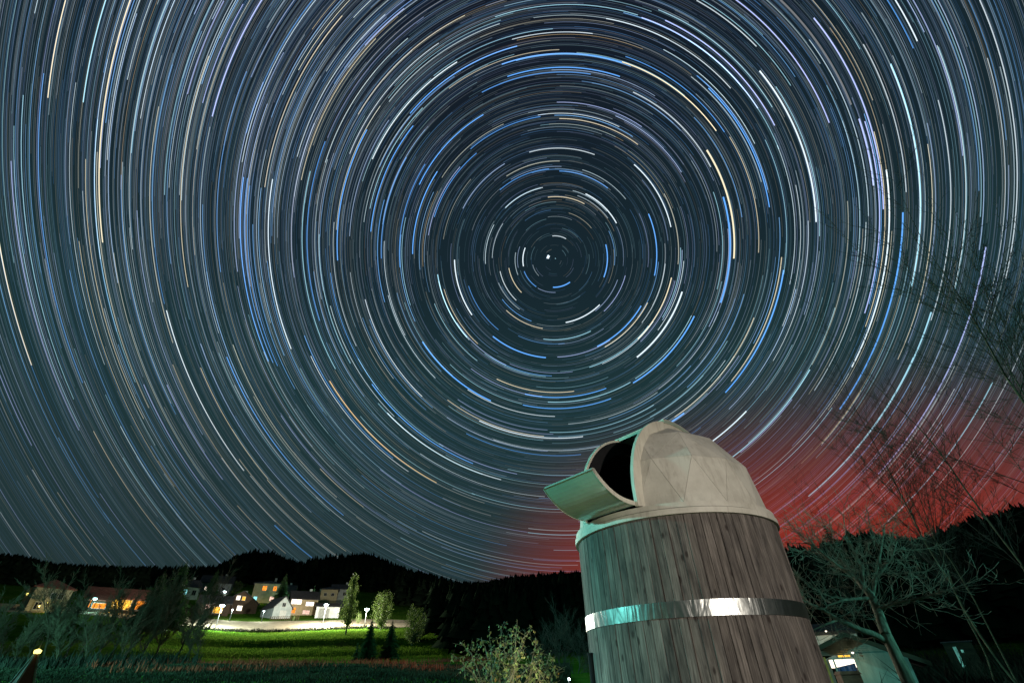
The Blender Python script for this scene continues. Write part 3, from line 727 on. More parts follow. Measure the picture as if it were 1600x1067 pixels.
# window opening with lit strip and blue tarpaulin
wl0, wl1 = L_(1298, 1040)[0], split[0] - .01; wz1 = split[2] - .02
wf = MB(); wf.box(wl0 - .02, -.04, wz1 - .03, wl1, .0, wz1).box(wl0 - .05, -.045, zb_, wl0 - .0, .0, wz1 - .031).box(L_(1306, 1045)[0], -.035, zb_, L_(1306, 1045)[0] + .03, .0, wz1 - .031)
wfo = wf.build('window', m_frame, hut)
MB().box(wl0 + .001, .01, L_(1310, 1043)[2], wl1, .03, wz1 - .03).build('pane', g_winw, wfo)
MB().box(wl0 + .001, .012, zb_, wl1, .05, L_(1310, 1043)[2] - .005).build('lower_pane', m_glass, wfo)
tarp = MB(); k = 10
for i in range(k):
    for j in range(6):
        def tp(i, j):
            x = L_(1309, 1050)[0] + (wl1 - L_(1309, 1050)[0] - .01) * i / k; zt = L_(1320, 1036 + 6 * (1 - i / k))[2]; z = zt + (zb_ + .1 - zt) * j / 6
            return (x, -.02 - .02 * math.sin(i * 2.2 + j * .5), z)
        tarp.poly([tp(i, j), tp(i + 1, j), tp(i + 1, j + 1), tp(i, j + 1)])
to = tarp.build('tarpaulin', m_cloth, None, True); to.location = hp; to.rotation_euler = (0, 0, -ha); tag(to, 'crumpled blue tarpaulin hanging in the lit hut opening', 'tarpaulin')
MB().box(L_(1286, 1040)[0], -.12, zb_, L_(1294, 1040)[0], -.05, wz1 + .02).build('door_post', m_orange, hut)
bx = L_(1322, 1058)
bp_ = empty('brick_box', (0, 0, 0)); q = at(1325, 1055, DH - 1.0); gq = gz(q[0], q[1])
bp_.location = (q[0], q[1], gq); bp_.rotation_euler = (0, .0, -ha + .35); tag(bp_, 'rusty red box standing in front of the lit hut opening', 'box')
hh = at(1325, 1050, DH - 1.0)[2] - gq
MB().box(-.16, -.16, 0, .16, .16, hh - .03).build('body', m_brick, bp_)
MB().hull2([(-.18, -.18, hh - .03), (.18, -.18, hh - .03), (.18, .18, hh - .03), (-.18, .18, hh - .03)], [(-.15, -.15, hh + .02), (.15, -.15, hh + .02), (.15, .15, hh + .02), (-.15, .15, hh + .02)]).build('lid', m_brick, bp_)
wall_light('tiny white lamp on the hut front', 1331, 1016, DH - .15, (1, .9, .55), 1.2, g_winw, .2)
# white house behind the hut, only its lit upper wall showing
house('white house behind the hut with a brightly lit upper wall', 1283, 34, 2.6, 4, 1.9, .5, m_white, m_roofd, [(.35, .9, .55, .7, g_winy)], chimney=False, sink=.5, over=.1)
wall_light('warm lamp on the white house behind the hut', 1290, 984, 33.2, (1, .85, .6), 14, g_winw, .4)
# far outbuilding with a slit of teal light
sp = gp(1495, 26); sa, _ = azel(1495, 1000)
sh = empty('outbuilding', tuple(sp), -sa); tag(sh, 'dark outbuilding with tall teal lit glass strips at the far right', 'outbuilding')
Ls = lambda px, py: px_local(sp, sa, px, py, 26)
t0_, t1_ = Ls(1488, 1010), Ls(1510, 1043)
MB().box(t0_[0] - .25, .06, -.5, t0_[0] + .6, 1.2, t0_[2] + .12).build('wall', m_timber, sh)
MB().hull2([(t0_[0] - .3, 0, t0_[2] + .12), (t0_[0] + .65, 0, t0_[2] + .12), (t0_[0] + .65, 1.3, t0_[2] + .12), (t0_[0] - .3, 1.3, t0_[2] + .12)], [(t0_[0] - .3, 0, t0_[2] + .15), (t0_[0] + .65, 0, t0_[2] + .15), (t0_[0] + .65, 1.3, t0_[2] + .22), (t0_[0] - .3, 1.3, t0_[2] + .22)]).build('roof', m_roofd, sh)
g_slit = glow('slit_teal', (.25, .9, .75), .55, .8, 5)
for k_, (xx, w_) in enumerate(((t0_[0], .10), (t0_[0] + .19, .07))):
    MB().box(xx, .03, t1_[2] + .0 + k_ * .45, xx + w_, .058, t0_[2] - k_ * .1).build('glass_strip', g_slit, sh)

# ---------------------------------------------------------------- pointed marker at the lower left
mp_ = at(57, 1021, 7.5); gm = gz(mp_[0], mp_[1]); ma, _ = azel(57, 1021)
ob = empty('obelisk', (mp_[0], mp_[1], gm), -ma + .35); tag(ob, 'slender red brown pointed board obelisk at the lower left corner', 'obelisk')
hh = mp_[2] - gm; bw = .17 * (hh / .6 if hh > .6 else 1)
for k_ in range(4):
    t = k_ * math.pi / 2; ca, sa_ = math.cos(t), math.sin(t); rot = lambda x, y: (x * ca - y * sa_, x * sa_ + y * ca)
    A_ = [(*rot(-bw, -bw), -.1), (*rot(bw, -bw), -.1), (*rot(.012, -.012), hh), (*rot(-.012, -.012), hh)]
    B_ = [(*rot(-bw + .03, -bw + .03), -.1), (*rot(bw - .03, -bw + .03), -.1), (*rot(.006, -.004), hh), (*rot(-.006, -.004), hh)]
    MB().hull2(A_, B_).build('side_board', m_hull, ob)
    MB().tube((*rot(bw, -bw), -.1), (*rot(.012, -.012), hh), .014, .008, 6).build('corner_batten', m_birch, ob)
cb = MB(); cb.lathe([(.001, hh), (.03, hh + .005), (.034, hh + .03), (.001, hh + .045)], 8); cb.build('cap_light', g_yellow, ob)
MB().tube((0, 0, hh + .04), (.0, 0, hh + .13), .004, .002, 5).build('tip_rod', m_birch, ob)

# ---------------------------------------------------------------- plants
def unit(v): return v / max(np.linalg.norm(v), 1e-9)
def grow(rng, p, d, length, r, lev, maxlev, segs, wig=.18, up=.06, kids=(4, 3, 3, 2), ang=(.5, 1.0), ratio=(.45, .7), start=.3, n=None, taper=.35):
    n = n or max(2, int(5 - lev))
    step = length / n; d = unit(d); r_ = r
    for i in range(n):
        d = unit(d + rng.normal(size=3) * wig + np.array([0, 0, up]))
        q = p + d * step; r2 = r * (1 - (1 - taper) * (i + 1) / n)
        segs.append((*p, *q, r_, r2, lev)); p0, p, r_ = p, q, r2
        if lev < maxlev and (i + 1) / n > start:
            kk = kids[min(lev, len(kids) - 1)] / (n * (1 - start))
            kk = int(kk) + (rng.random() < kk - int(kk))
            for _ in range(kk):
                a = rng.uniform(*ang); t = rng.uniform(0, 2 * math.pi)
                x = unit(np.cross(d, rng.normal(size=3))); y = np.cross(d, x)
                nd = d * math.cos(a) + (x * math.cos(t) + y * math.sin(t)) * math.sin(a)
                grow(rng, p0 + (p - p0) * rng.random(), nd, length * rng.uniform(*ratio) * (1 - .4 * i / n), r2 * .6, lev + 1, maxlev, segs, wig, up, kids, ang, ratio, .15)
    if lev < maxlev:
        grow(rng, p, d, length * .5, r_, lev + 1, maxlev, segs, wig, up, kids, ang, ratio, .15)
def bare_tree_meshes(seed, h, r, maxlev=4, twig_from=2, rmin=.004, trunk_frac=.55, **kw):
    rng = np.random.default_rng(seed); segs = []
    grow(rng, np.array([0, 0, -.3]), np.array([rng.normal() * .05, rng.normal() * .05, 1.0]), h * trunk_frac, r, 0, maxlev, segs, **kw)
    S = np.array(segs); S[:, 6:8] = np.maximum(S[:, 6:8], rmin)
    big, sm = S[S[:, 8] < twig_from], S[S[:, 8] >= twig_from]
    m1 = mesh_np('trunk', *tubes_np(big, 6), True); m2 = mesh_np('crown', *tubes_np(sm, 3)) if len(sm) else None
    return m1, m2
def place_tree(name, label, meshes, loc, rz, sc, mt, mc, group=None, cat='tree', lean=(0, 0)):
    root = empty(name, tuple(loc), rz); root.scale = (sc,) * 3; root.rotation_euler = (lean[0], lean[1], rz); tag(root, label, cat, group)
    obj('trunk', meshes[0], mt, root)
    if meshes[1] is not None: obj('crown', meshes[1], mc, root)
    return root

# fruit tree by the hut: limbs laid out in the place, twigs grown on them
DF = 11.3
ft0 = at(1428, 1084, DF)
limbs = [([(1430, 1090, 0), (1406, 1036, 0), (1384, 990, 0), (1372, 955, .1), (1362, 931, .1), (1350, 917, .1), (1335, 900, .2), (1310, 884, .3), (1288, 868, .3)], .105, .024),
         ([(1386, 1002, 0), (1364, 990, -.1), (1345, 984, -.2), (1310, 968, -.3), (1285, 952, -.4), (1262, 942, -.5), (1248, 922, -.5)], .062, .018),
         ([(1358, 934, .1), (1338, 935, -.2), (1318, 937, -.4), (1292, 946, -.5)], .032, .012),
         ([(1363, 933, .1), (1368, 905, .2), (1374, 872, .3), (1379, 842, .4), (1383, 818, .5)], .036, .010),
         ([(1372, 952, .1), (1400, 941, .0), (1440, 934, -.1), (1465, 925, -.1)], .030, .009),
         ([(1350, 918, .1), (1346, 885, .2), (1332, 855, .3), (1318, 838, .4)], .032, .010),
         ([(1338, 903, .2), (1305, 880, .0), (1276, 856, -.1), (1256, 846, -.1)], .028, .010),
         ([(1372, 900, .2), (1395, 868, .3), (1402, 845, .4)], .020, .008),
         ([(1310, 968, -.3), (1290, 975, -.5), (1268, 985, -.6)], .022, .008),
         ([(1330, 850, .3), (1310, 848, .3), (1290, 850, .2)], .016, .007)]
rng = np.random.default_rng(5); big = []; sm = []
for pts_, ra, rb in limbs:
    Q = np.array([at(x, y, DF + dd) for x, y, dd in pts_]); n = len(Q); rs = np.linspace(ra, rb, n)
    for i in range(n - 1):
        sub = 3
        for k in range(sub):
            a, b = Q[i] + (Q[i + 1] - Q[i]) * k / sub, Q[i] + (Q[i + 1] - Q[i]) * (k + 1) / sub
            j0 = rng.normal(size=3) * .008; big.append((*a, *b, rs[i] + (rs[i + 1] - rs[i]) * k / sub, (rs[i] + (rs[i + 1] - rs[i]) * (k + 1) / sub) * .99))
            if ra > .1 and i < 2: continue
            if Q[i][2] < at(1330, 958, DF)[2] and rng.random() < .7: continue
            for _ in range(1 if (ra > .1 and i < 4) or rng.random() < .45 else 2):
                nd = unit(unit(b - a) * .35 + rng.normal(size=3) * .7 + np.array([0, 0, .35]))
                tmp = []; grow(rng, b, nd, rng.uniform(.3, .8), .011, 2, 4, tmp, wig=.24, up=.08, kids=(3, 3, 2, 2), ang=(.4, 1.0))
                sm += tmp
S = np.array(big); S[:, :3] -= ft0; S[:, 3:6] -= ft0
T_ = np.array(sm)[:, :8]; T_[:, :3] -= ft0; T_[:, 3:6] -= ft0; T_[:, 6:] = np.maximum(T_[:, 6:] * .8, .0032)
place_tree('fruit_tree', 'gnarled bare fruit tree leaning over the garden hut', (mesh_np('trunk', *tubes_np(S, 8), True), mesh_np('crown', *tubes_np(T_, 3))), ft0, 0, 1, m_bark, m_bark)

# tall thin bare trees on the right
TALL = [bare_tree_meshes(s, 9.5, .030, 4, 1, .0028, .62, wig=.07, up=.05, kids=(11, 5, 4, 3), ang=(.35, .8), ratio=(.3, .48), start=.42, n=12) for s in (21, 22, 23)]
tall_spots = [  # pixel on the trunk, distance, label, scale
    ((1478, 830), 15, 'pale slender bare tree with the longest trunk at the right', 1.0),
    ((1432, 850), 19, 'thin bare tree just right of the fruit tree', .92),
    ((1497, 890), 17, 'thin bare tree between the two pale right hand trunks', .88),
    ((1556, 800), 14, 'bare tree whose trunk leaves the right edge of the picture', 1.05),
    ((1590, 605), 9.5, 'tall bare tree with a lit trunk at the right edge, mid height', .95),
    ((1660, 760), 10, 'bare tree with a dense twig crown at the right edge', .9),
    ((1410, 800), 26, 'bare tree rising behind the fruit tree crown', 1.0),
    ((1300, 810), 30, 'bare tree top right of the wooden tower', 1.0),
    ((1270, 830), 28, 'small bare tree top nearest the right edge of the tower', .85)]
for k, ((x, y), d, lab, sc) in enumerate(tall_spots):
    a, _ = azel(x, y); px_, py_ = d * math.sin(a), d * math.cos(a)
    place_tree('bare_tree', lab, TALL[k % 3], (px_, py_, gz(px_, py_)), k * 1.7, sc, m_twig2, m_twig, 'tall bare trees on the right')

# evergreens
def conifer_meshes(seed, h, rad, rows=26, per=11, droop=.35, bare=.1):
    rng = np.random.default_rng(seed); V = []; Fc = []
    for i in range(rows):
        t = i / (rows - 1); z = h * (bare + (1 - bare) * t); rr = rad * (1 - t) ** .85 * rng.uniform(.8, 1.12) + .03 * h * (1 - t) + .05
        for j in range(max(4, int(per * (1 - .5 * t)))):
            a = rng.uniform(0, 2 * math.pi); L = rr * rng.uniform(.6, 1.1); c_, s_ = math.cos(a), math.sin(a)
            nsp = 5
            for s in range(nsp):
                f0, f1 = s / nsp, (s + 1.25) / nsp
                w = .16 * rr * (1.1 - f0) * rng.uniform(.7, 1.3) + .03
                z0 = z - droop * L * f0 ** 1.4 + rng.normal() * .04; z1 = z - droop * L * min(f1, 1.1) ** 1.4 + .05 * L
                b = len(V)
                V += [(L * f0 * c_ + s_ * w, L * f0 * s_ - c_ * w, z0 - w * .5), (L * f0 * c_ - s_ * w, L * f0 * s_ + c_ * w, z0 - w * .5), (L * f1 * c_ + rng.normal() * w * .4, L * f1 * s_ + rng.normal() * w * .4, z1)]
                Fc.append((b, b + 1, b + 2))
                V += [(L * f0 * c_, L * f0 * s_, z0 + w * .25), (L * f0 * c_ + rng.normal() * w * .3, L * f0 * s_ + rng.normal() * w * .3, z0 - w * 1.5), (L * f1 * c_, L * f1 * s_, z1 - w * .3)]
                Fc.append((b + 3, b + 4, b + 5))
    tr = MB().tube((0, 0, -.6), (0, 0, h * .97), h * .016 + .03, .01, 7).mesh('trunk')
    return tr, mesh_np('crown', V, Fc)
CON = [conifer_meshes(31, 9, 1.9), conifer_meshes(32, 9, 2.4, droop=.45), conifer_meshes(33, 12, 3.4, rows=40, per=20)]
def put(name, label, meshes, h0, px, ytop, d, mt, mc, group=None, rz=0, sx=1.0, cat='tree', base=None):
    h0 = max(max(v.co.z for v in me_.vertices) for me_ in meshes if me_ is not None)
    p = gp(px, d); zt = at(px, ytop, d)[2]; sc = (zt - p[2]) / h0
    t = place_tree(name, label, meshes, p, rz, 1, mt, mc, group, cat); t.scale = (sc * sx, sc * sx, sc); return t
put('fir_tree', 'dark fir in front of the bright lamp at the road end', CON[2], 12, 583, 962, 42, m_bark, m_needle, 'dark firs in the meadow', 0, 1.0)
put('fir_tree', 'dark fir just right of the fir at the road end', CON[2], 12, 615, 966, 45, m_bark, m_needle, 'dark firs in the meadow', 2, 1.15)
put('fir_tree', 'short dark fir at the left foot of the fir pair', CON[1], 9, 566, 1000, 38, m_bark, m_needle, 'dark firs in the meadow', 1, 1.3)
put('fir_tree', 'tall dark fir with green lit edge behind the white barn', CON[2], 12, 432, 893, 158, m_bark, m_needle, 'firs behind the village', 1, 1.1)
put('fir_tree', 'narrow green fir right of the tall dark fir', CON[0], 9, 455, 915, 152, m_bark, m_needle, 'firs behind the village', 3, .8)
put('fir_tree', 'olive fir rising behind the long house roof', CON[0], 9, 483, 912, 165, m_bark, m_needle, 'firs behind the village', 4, 1.2)
put('fir_tree', 'black conifer top breaking the skyline right of the tower', CON[2], 12, 1346, 806, 62, m_bark, m_forest, 'conifers behind the fruit tree', 1)
put('fir_tree', 'small pointed black conifer on the skyline at the right', CON[0], 9, 1430, 816, 70, m_bark, m_forest, 'conifers behind the fruit tree', 2)
put('fir_tree', 'dark round conifer on the skyline above the orange barn', CON[2], 12, 262, 871, 96, m_bark, m_forest, 'conifers of the left grove', 1, 1.2)
put('fir_tree', 'dark conifer half left of the round skyline conifer', CON[2], 12, 232, 887, 100, m_bark, m_forest, 'conifers of the left grove', 2, 1.2)
put('fir_tree', 'green lit conifer above the hillside lamps', CON[2], 12, 318, 886, 185, m_bark, m_needle, 'firs behind the village', 5, 1.2)

# leafy round trees: twigs plus leaf-sized faces through an egg shaped volume
def leafy_meshes(seed, h, rad, n=2600, stem=.22, shape='egg', leaf=.16):
    rng = np.random.default_rng(seed); segs = []
    zc, hz_ = h * (stem + (1 - stem) / 2), h * (1 - stem) / 2
    for k in range(46):
        t = rng.uniform(0, 2 * math.pi); u_ = rng.uniform(-.8, .95)
        if shape == 'egg': rr = rad * math.sqrt(max(0, 1 - u_ * u_)) * rng.uniform(.55, .98)
        else: rr = rad * (1 - (u_ + 1) / 2) ** .75 * rng.uniform(.5, 1.0)
        tip = np.array([rr * math.cos(t), rr * math.sin(t), zc + hz_ * u_]); base = np.array([0, 0, max(h * stem * .8, tip[2] - rr * 1.1 - h * .12)])
        mid = base * .5 + tip * .5 + rng.normal(size=3) * rad * .06
        segs += [(*base, *mid, .012 * h * .5, .006 * h * .5), (*mid, *tip, .006 * h * .5, .004)]
    segs.append((0, 0, -.5, 0, 0, h * .55, .018 * h, .009 * h)); segs.append((0, 0, h * .55, 0, 0, h * .95, .009 * h, .004))
    V = []; Fc = []
    tips = np.array([s[3:6] for s in segs[:-2]]); mids = np.array([s[0:3] for s in segs[:-2]])
    for i in range(n):
        k = rng.integers(len(tips)); f = rng.random() ** .6
        c = mids[k] * (1 - f) + tips[k] * f + rng.normal(size=3) * rad * .085
        a, b_ = rng.normal(size=3), rng.normal(size=3); a = unit(a) * leaf * rng.uniform(.5, 1.3); b_ = unit(np.cross(a, b_)) * leaf * .45
        j = len(V); V += [tuple(c - a), tuple(c + b_), tuple(c + a), tuple(c - b_)]; Fc.append((j, j + 1, j + 2, j + 3))
    return mesh_np('trunk', *tubes_np(segs, 5)), mesh_np('crown', V, Fc)
LEAF = [leafy_meshes(41, 10, 2.6, 3000, .16, 'cone', .17), leafy_meshes(42, 8, 3.0, 3200, .12, 'egg', .17), leafy_meshes(43, 8, 2.7, 3000, .08, 'egg', .17)]
put('poplar_tree', 'tall pointed green tree standing alone in the meadow', LEAF[0], 10, 545, 893, 96, m_bark, m_leafg, None, 0)
put('round_tree', 'round yellow green tree lit by the right hand road lamp', LEAF[1], 8, 598, 920, 105, m_bark, m_leafg, 'round trees right of the village', 0, .95)
put('round_tree', 'dimmer round tree beside the light tracks in the grass', LEAF[2], 8, 648, 943, 84, m_bark, m_leafg, 'round trees right of the village', 1, 1.15)
put('autumn_tree', 'rust brown bushy tree on the slope above the chalet', LEAF[1], 8, 357, 905, 195, m_bark, m_leafo, None, 2, 1.5)
put('round_bush', 'small pale round bush right of the white barn', LEAF[2], 8, 460, 960, 128, m_bark, m_leafg, None, 2, 1.0, 'bush')
put('round_bush', 'green lit bush under the brightest right hand lamp', LEAF[1], 8, 561, 956, 119, m_bark, m_leafg, None, 3, 1.0, 'bush')

# bare grove on the left
GR = [bare_tree_meshes(s, 8, .07, 4, 1, .009, .6, wig=.09, up=.06, kids=(12, 6, 5, 3), ang=(.25, .65), ratio=(.35, .55), start=.2, n=10) for s in (51, 52, 53, 54)]
grove = [(8, 905, 30, 'bare tree at the left edge of the picture'), (36, 930, 38, 'thin bare tree in front of the red roofed house, left'), (75, 905, 34, 'bare tree in front of the red roofed house, right'),
         (104, 878, 33, 'tall feathery bare tree right of the red roofed house'), (130, 900, 36, 'bare tree in front of the small dark shed'), (152, 915, 30, 'bare sapling left of the orange windows'),
         (176, 893, 42, 'bare tree crossing the left orange window'), (200, 890, 38, 'bare tree crossing the middle orange window'), (222, 895, 44, 'bare tree at the right end of the orange barn'),
         (246, 900, 40, 'bare tree between the orange barn and the teal house'), (270, 884, 52, 'bushy bare tree in front of the teal house'), (296, 890, 48, 'bare tree left of the hillside lamps'),
         (318, 925, 40, 'bare tree at the left end of the lit road'), (330, 950, 34, 'low bare bush at the near end of the lit meadow'), (60, 960, 26, 'bare sapling above the red brown obelisk'), (165, 950, 26, 'low bare sapling in front of the grove'),
         (120, 955, 25, 'pale stemmed sapling in front of the grove, left of the low one'), (215, 955, 28, 'pale stemmed sapling right of the low one')]
for k, (x, yt, d, lab) in enumerate(grove):
    put('bare_tree', lab, GR[k % 4], 8.6, x, yt - 22, d, m_twig2, m_twig2, 'bare trees of the left grove', k * 1.1, 1.25)

# shrub left of the tower and leafy bush in the foreground
SH = bare_tree_meshes(61, 2.6, .018, 3, 1, .003, .7, wig=.12, up=.05, kids=(14, 6, 4), ang=(.2, .6), ratio=(.4, .7), start=.05, n=12)
for (x, yt, d, lab, rz) in ((868, 925, 14, 'dark bare shrub close to the left of the tower', 0), (892, 945, 12.5, 'dense twiggy shrub touching the tower left edge', 2), (848, 965, 14.5, 'low bare shrub behind the leafy bush', 4), (905, 960, 13, 'bare shrub half hidden behind the tower', 1)):
    put('bare_shrub', lab, SH, 2.75, x, yt, d, m_twig, m_twig, 'bare shrubs beside the tower', rz, 1.6, 'shrub')
DB = 6.4
bb = gp(800, DB); rng = np.random.default_rng(8); stems = []; LV = []; LF = []
tips = [(705, 1020), (722, 1003), (735, 1010), (752, 995), (765, 991), (775, 1012), (790, 998), (800, 985), (808, 976), (820, 1000), (829, 980), (838, 998), (845, 1012), (860, 1022), (866, 1030), (815, 1015), (780, 1030), (745, 1030), (850, 1040), (872, 1045), (830, 1035), (795, 1045), (760, 1048), (715, 1045), (806, 1025), (842, 1028), (788, 970)]
for (x, y) in tips:
    tip = at(x, y, DB + rng.normal() * .25) - bb; base = np.array([rng.normal() * .14, rng.normal() * .12, -.05])
    n = 9; pts_ = []
    for i in range(n + 1):
        t = i / n; p = base + (tip - base) * t + np.array([0, 0, 1]) * .14 * math.sin(math.pi * t) * (1 if i else 0); p = p + (rng.normal(size=3) * .012 if 0 < i < n else 0); pts_.append(p)
    for i in range(n):
        stems.append((*pts_[i], *pts_[i + 1], .007 * (1 - .7 * i / n) + .0012, .007 * (1 - .7 * (i + 1) / n) + .0012))
        if i >= 2:
            for _ in range(rng.integers(3, 6)):
                sd = unit(rng.normal(size=3) + np.array([0, 0, .3])); b_ = pts_[i] + (pts_[i + 1] - pts_[i]) * rng.random(); L = rng.uniform(.03, .14)
                e_ = b_ + sd * L; stems.append((*b_, *e_, .0022, .0014))
                for _ in range(rng.integers(1, 4)):
                    f = rng.uniform(.3, 1); c = b_ + (e_ - b_) * f; ax_ = unit(unit(rng.normal(size=3)) + np.array([0, 0, -.7])); wv_ = unit(np.cross(ax_, rng.normal(size=3))); ll = rng.uniform(.022, .048)
                    nn = np.cross(ax_, wv_); j = len(LV)
                    LV += [tuple(c), tuple(c + ax_ * ll * .5 + wv_ * ll * .26 + nn * ll * .06), tuple(c + ax_ * ll), tuple(c + ax_ * ll * .5 - wv_ * ll * .26 + nn * ll * .06)]; LF.append((j, j + 1, j + 2, j + 3))
bush = empty('leafy_bush', tuple(bb)); tag(bush, 'leafy pale green and orange bush in the foreground left of the tower', 'bush')
obj('stems', mesh_np('stems', *tubes_np(stems, 4)), m_bark, bush); obj('leaves', mesh_np('leaves', LV, LF), m_leafp, bush)

# ---------------------------------------------------------------- ground cover that nobody could count
def blades(n, az0, az1, d0, d1, h0, h1, w, seed, clump=.0):
    rng = np.random.default_rng(seed); a = np.radians(rng.uniform(az0, az1, n)); d = np.sqrt(rng.uniform(d0 * d0, d1 * d1, n))
    x, y = d * np.sin(a), d * np.cos(a)
    if clump:
        k = (np.sin(x * 1.3 + 2 * np.sin(y * .7)) + np.sin(y * 1.7 + x * .4)) > clump - 1 + rng.normal(size=n) * .5; x, y = x[k], y[k]
    n = len(x); z = ground(x, y); h = rng.uniform(h0, h1, n) * (.45 + .55 * np.abs(np.sin(x * .9 + 1.7 * np.sin(y * .8)) * np.cos(y * 1.1 + .6 * x)) ** .5); t = rng.uniform(0, 2 * math.pi, n); ln = rng.normal(size=(n, 2)) * .35 * h[:, None]
    c, s = np.cos(t) * w, np.sin(t) * w
    b0 = np.stack([x - c, y - s, z - .02], 1); b1 = np.stack([x + c, y + s, z - .02], 1)
    m0 = np.stack([x - c * .7 + ln[:, 0] * .3, y - s * .7 + ln[:, 1] * .3, z + h * .6], 1); m1 = np.stack([x + c * .7 + ln[:, 0] * .3, y + s * .7 + ln[:, 1] * .3, z + h * .6], 1)
    tp = np.stack([x + ln[:, 0], y + ln[:, 1], z + h], 1)
    V = np.stack([b0, b1, m1, m0, tp], 1).reshape(-1, 3); i = np.arange(n)[:, None] * 5
    return V, np.concatenate([i + [0, 1, 2], i + [0, 2, 3], i + [3, 2, 4]], 1).reshape(-1, 3)
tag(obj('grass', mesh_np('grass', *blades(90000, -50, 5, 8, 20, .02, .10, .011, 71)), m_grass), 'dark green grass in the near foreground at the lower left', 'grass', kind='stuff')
tag(obj('dry_bracken', mesh_np('dry_bracken', *blades(15000, -38, -3, 15, 27, .03, .25, .011, 72, 1.5)), m_bracken), 'reddish brown dry bracken along the near edge of the meadow', 'bracken', kind='stuff')
tag(obj('undergrowth', mesh_np('undergrowth', *blades(16000, -50, -30, 18, 48, .1, .55, .018, 73, .7)), m_under), 'dark undergrowth between the bare trees of the left grove', 'undergrowth', kind='stuff')
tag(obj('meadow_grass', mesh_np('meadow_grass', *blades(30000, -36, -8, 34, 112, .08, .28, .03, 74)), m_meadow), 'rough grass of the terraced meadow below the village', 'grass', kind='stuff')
tag(obj('roadside_weeds', mesh_np('roadside_weeds', *blades(5000, -32, -13, 110.5, 113.5, .2, .7, .04, 75)), m_grass), 'dark weeds along the near edge of the lit road', 'weeds', kind='stuff')
tag(obj('right_undergrowth', mesh_np('right_undergrowth', *blades(14000, 27, 50, 12, 40, .3, 1.4, .02, 76, .6)), m_under), 'dark undergrowth below the bare trees at the right', 'undergrowth', kind='stuff')

# far forest on the hills
rng = np.random.default_rng(81); TV = []; TF = []; base = 0
def forest_trees(n, az0, az1, f0, f1):
    a = np.radians(rng.uniform(az0, az1, n)); dr = np.interp(a, DR_AZ, DR_D); d = 215 + (dr - 215) * rng.uniform(f0, f1, n)
    return a, d, np.interp(a, DR_AZ, TREE_H)
parts = [forest_trees(2200, -52, 22, .93, 1.01), forest_trees(3000, -52, 22, .05, .96), forest_trees(700, 22, 52, .9, 1.01), forest_trees(1500, 22, 52, -1.9, .9), forest_trees(900, -13.5, 14, -.2, .1), forest_trees(700, -9.5, 14, -.45, -.1), forest_trees(500, -52, -36.5, -.35, .1)]
a = np.concatenate([p[0] for p in parts]); d = np.concatenate([p[1] for p in parts]); th = np.concatenate([p[2] for p in parts])
d = np.where(a < R(20), np.maximum(d, np.where(a > R(-9.5), 58.0 + 60 * rng.random(len(d)) ** 2, np.where(a > R(-13.5), 135.0, 0)) + np.where(a > R(-13.5), 0, np.where(a < R(-36.5), 175.0, 222))), np.maximum(d, 48 + 20 * rng.random(len(d))))
x, y = d * np.sin(a), d * np.cos(a); z = ground(x, y); h = th * rng.choice([.55, .7, .85, 1.0, 1.2], len(a), p=[.2, .3, .28, .17, .05]) * rng.uniform(.85, 1.1, len(a))
cap_h = ZC + d * np.tan(np.interp(a, RA_AZ, RA_EL)) * 1.01 - z; h = np.minimum(h, cap_h * rng.uniform(.8, 1.04, len(a))); ok = h > 3.5
a, d, x, y, z, h = [v[ok] for v in (a, d, x, y, z, h)]; w = h * rng.uniform(.20, .36, len(a))
K6 = 6
for lo, hi, wf in ((.08, .45, 1.0), (.22, .58, .95), (.38, .72, .78), (.52, .84, .6), (.66, .93, .42), (.80, 1.0, .25)):
    t = np.arange(K6) * 2 * math.pi / K6
    rr = w[:, None] * wf * rng.uniform(.45, 1.3, (len(a), K6)); tt = t[None] + rng.uniform(0, 6, (len(a), 1))
    ring = np.stack([x[:, None] + rr * np.cos(tt), y[:, None] + rr * np.sin(tt), z[:, None] + h[:, None] * (lo + rng.uniform(-.08, .06, (len(a), K6)))], -1)
    top = np.stack([x + rng.normal(size=len(a)) * .15, y, z + h * hi], -1)[:, None]
    vv = np.concatenate([ring, top], 1); i = np.arange(len(a))[:, None, None] * (K6 + 1) + base
    k = np.arange(K6); f = np.stack([k, (k + 1) % K6, np.full(K6, K6)], 1)
    TV.append(vv.reshape(-1, 3)); TF.append((i + f[None]).reshape(-1, 3)); base += vv.shape[0] * (K6 + 1)
tag(obj('forest', mesh_np('forest', np.concatenate(TV), np.concatenate(TF)), m_forest), 'black conifer forest covering the hills behind the village', 'forest', kind='stuff')

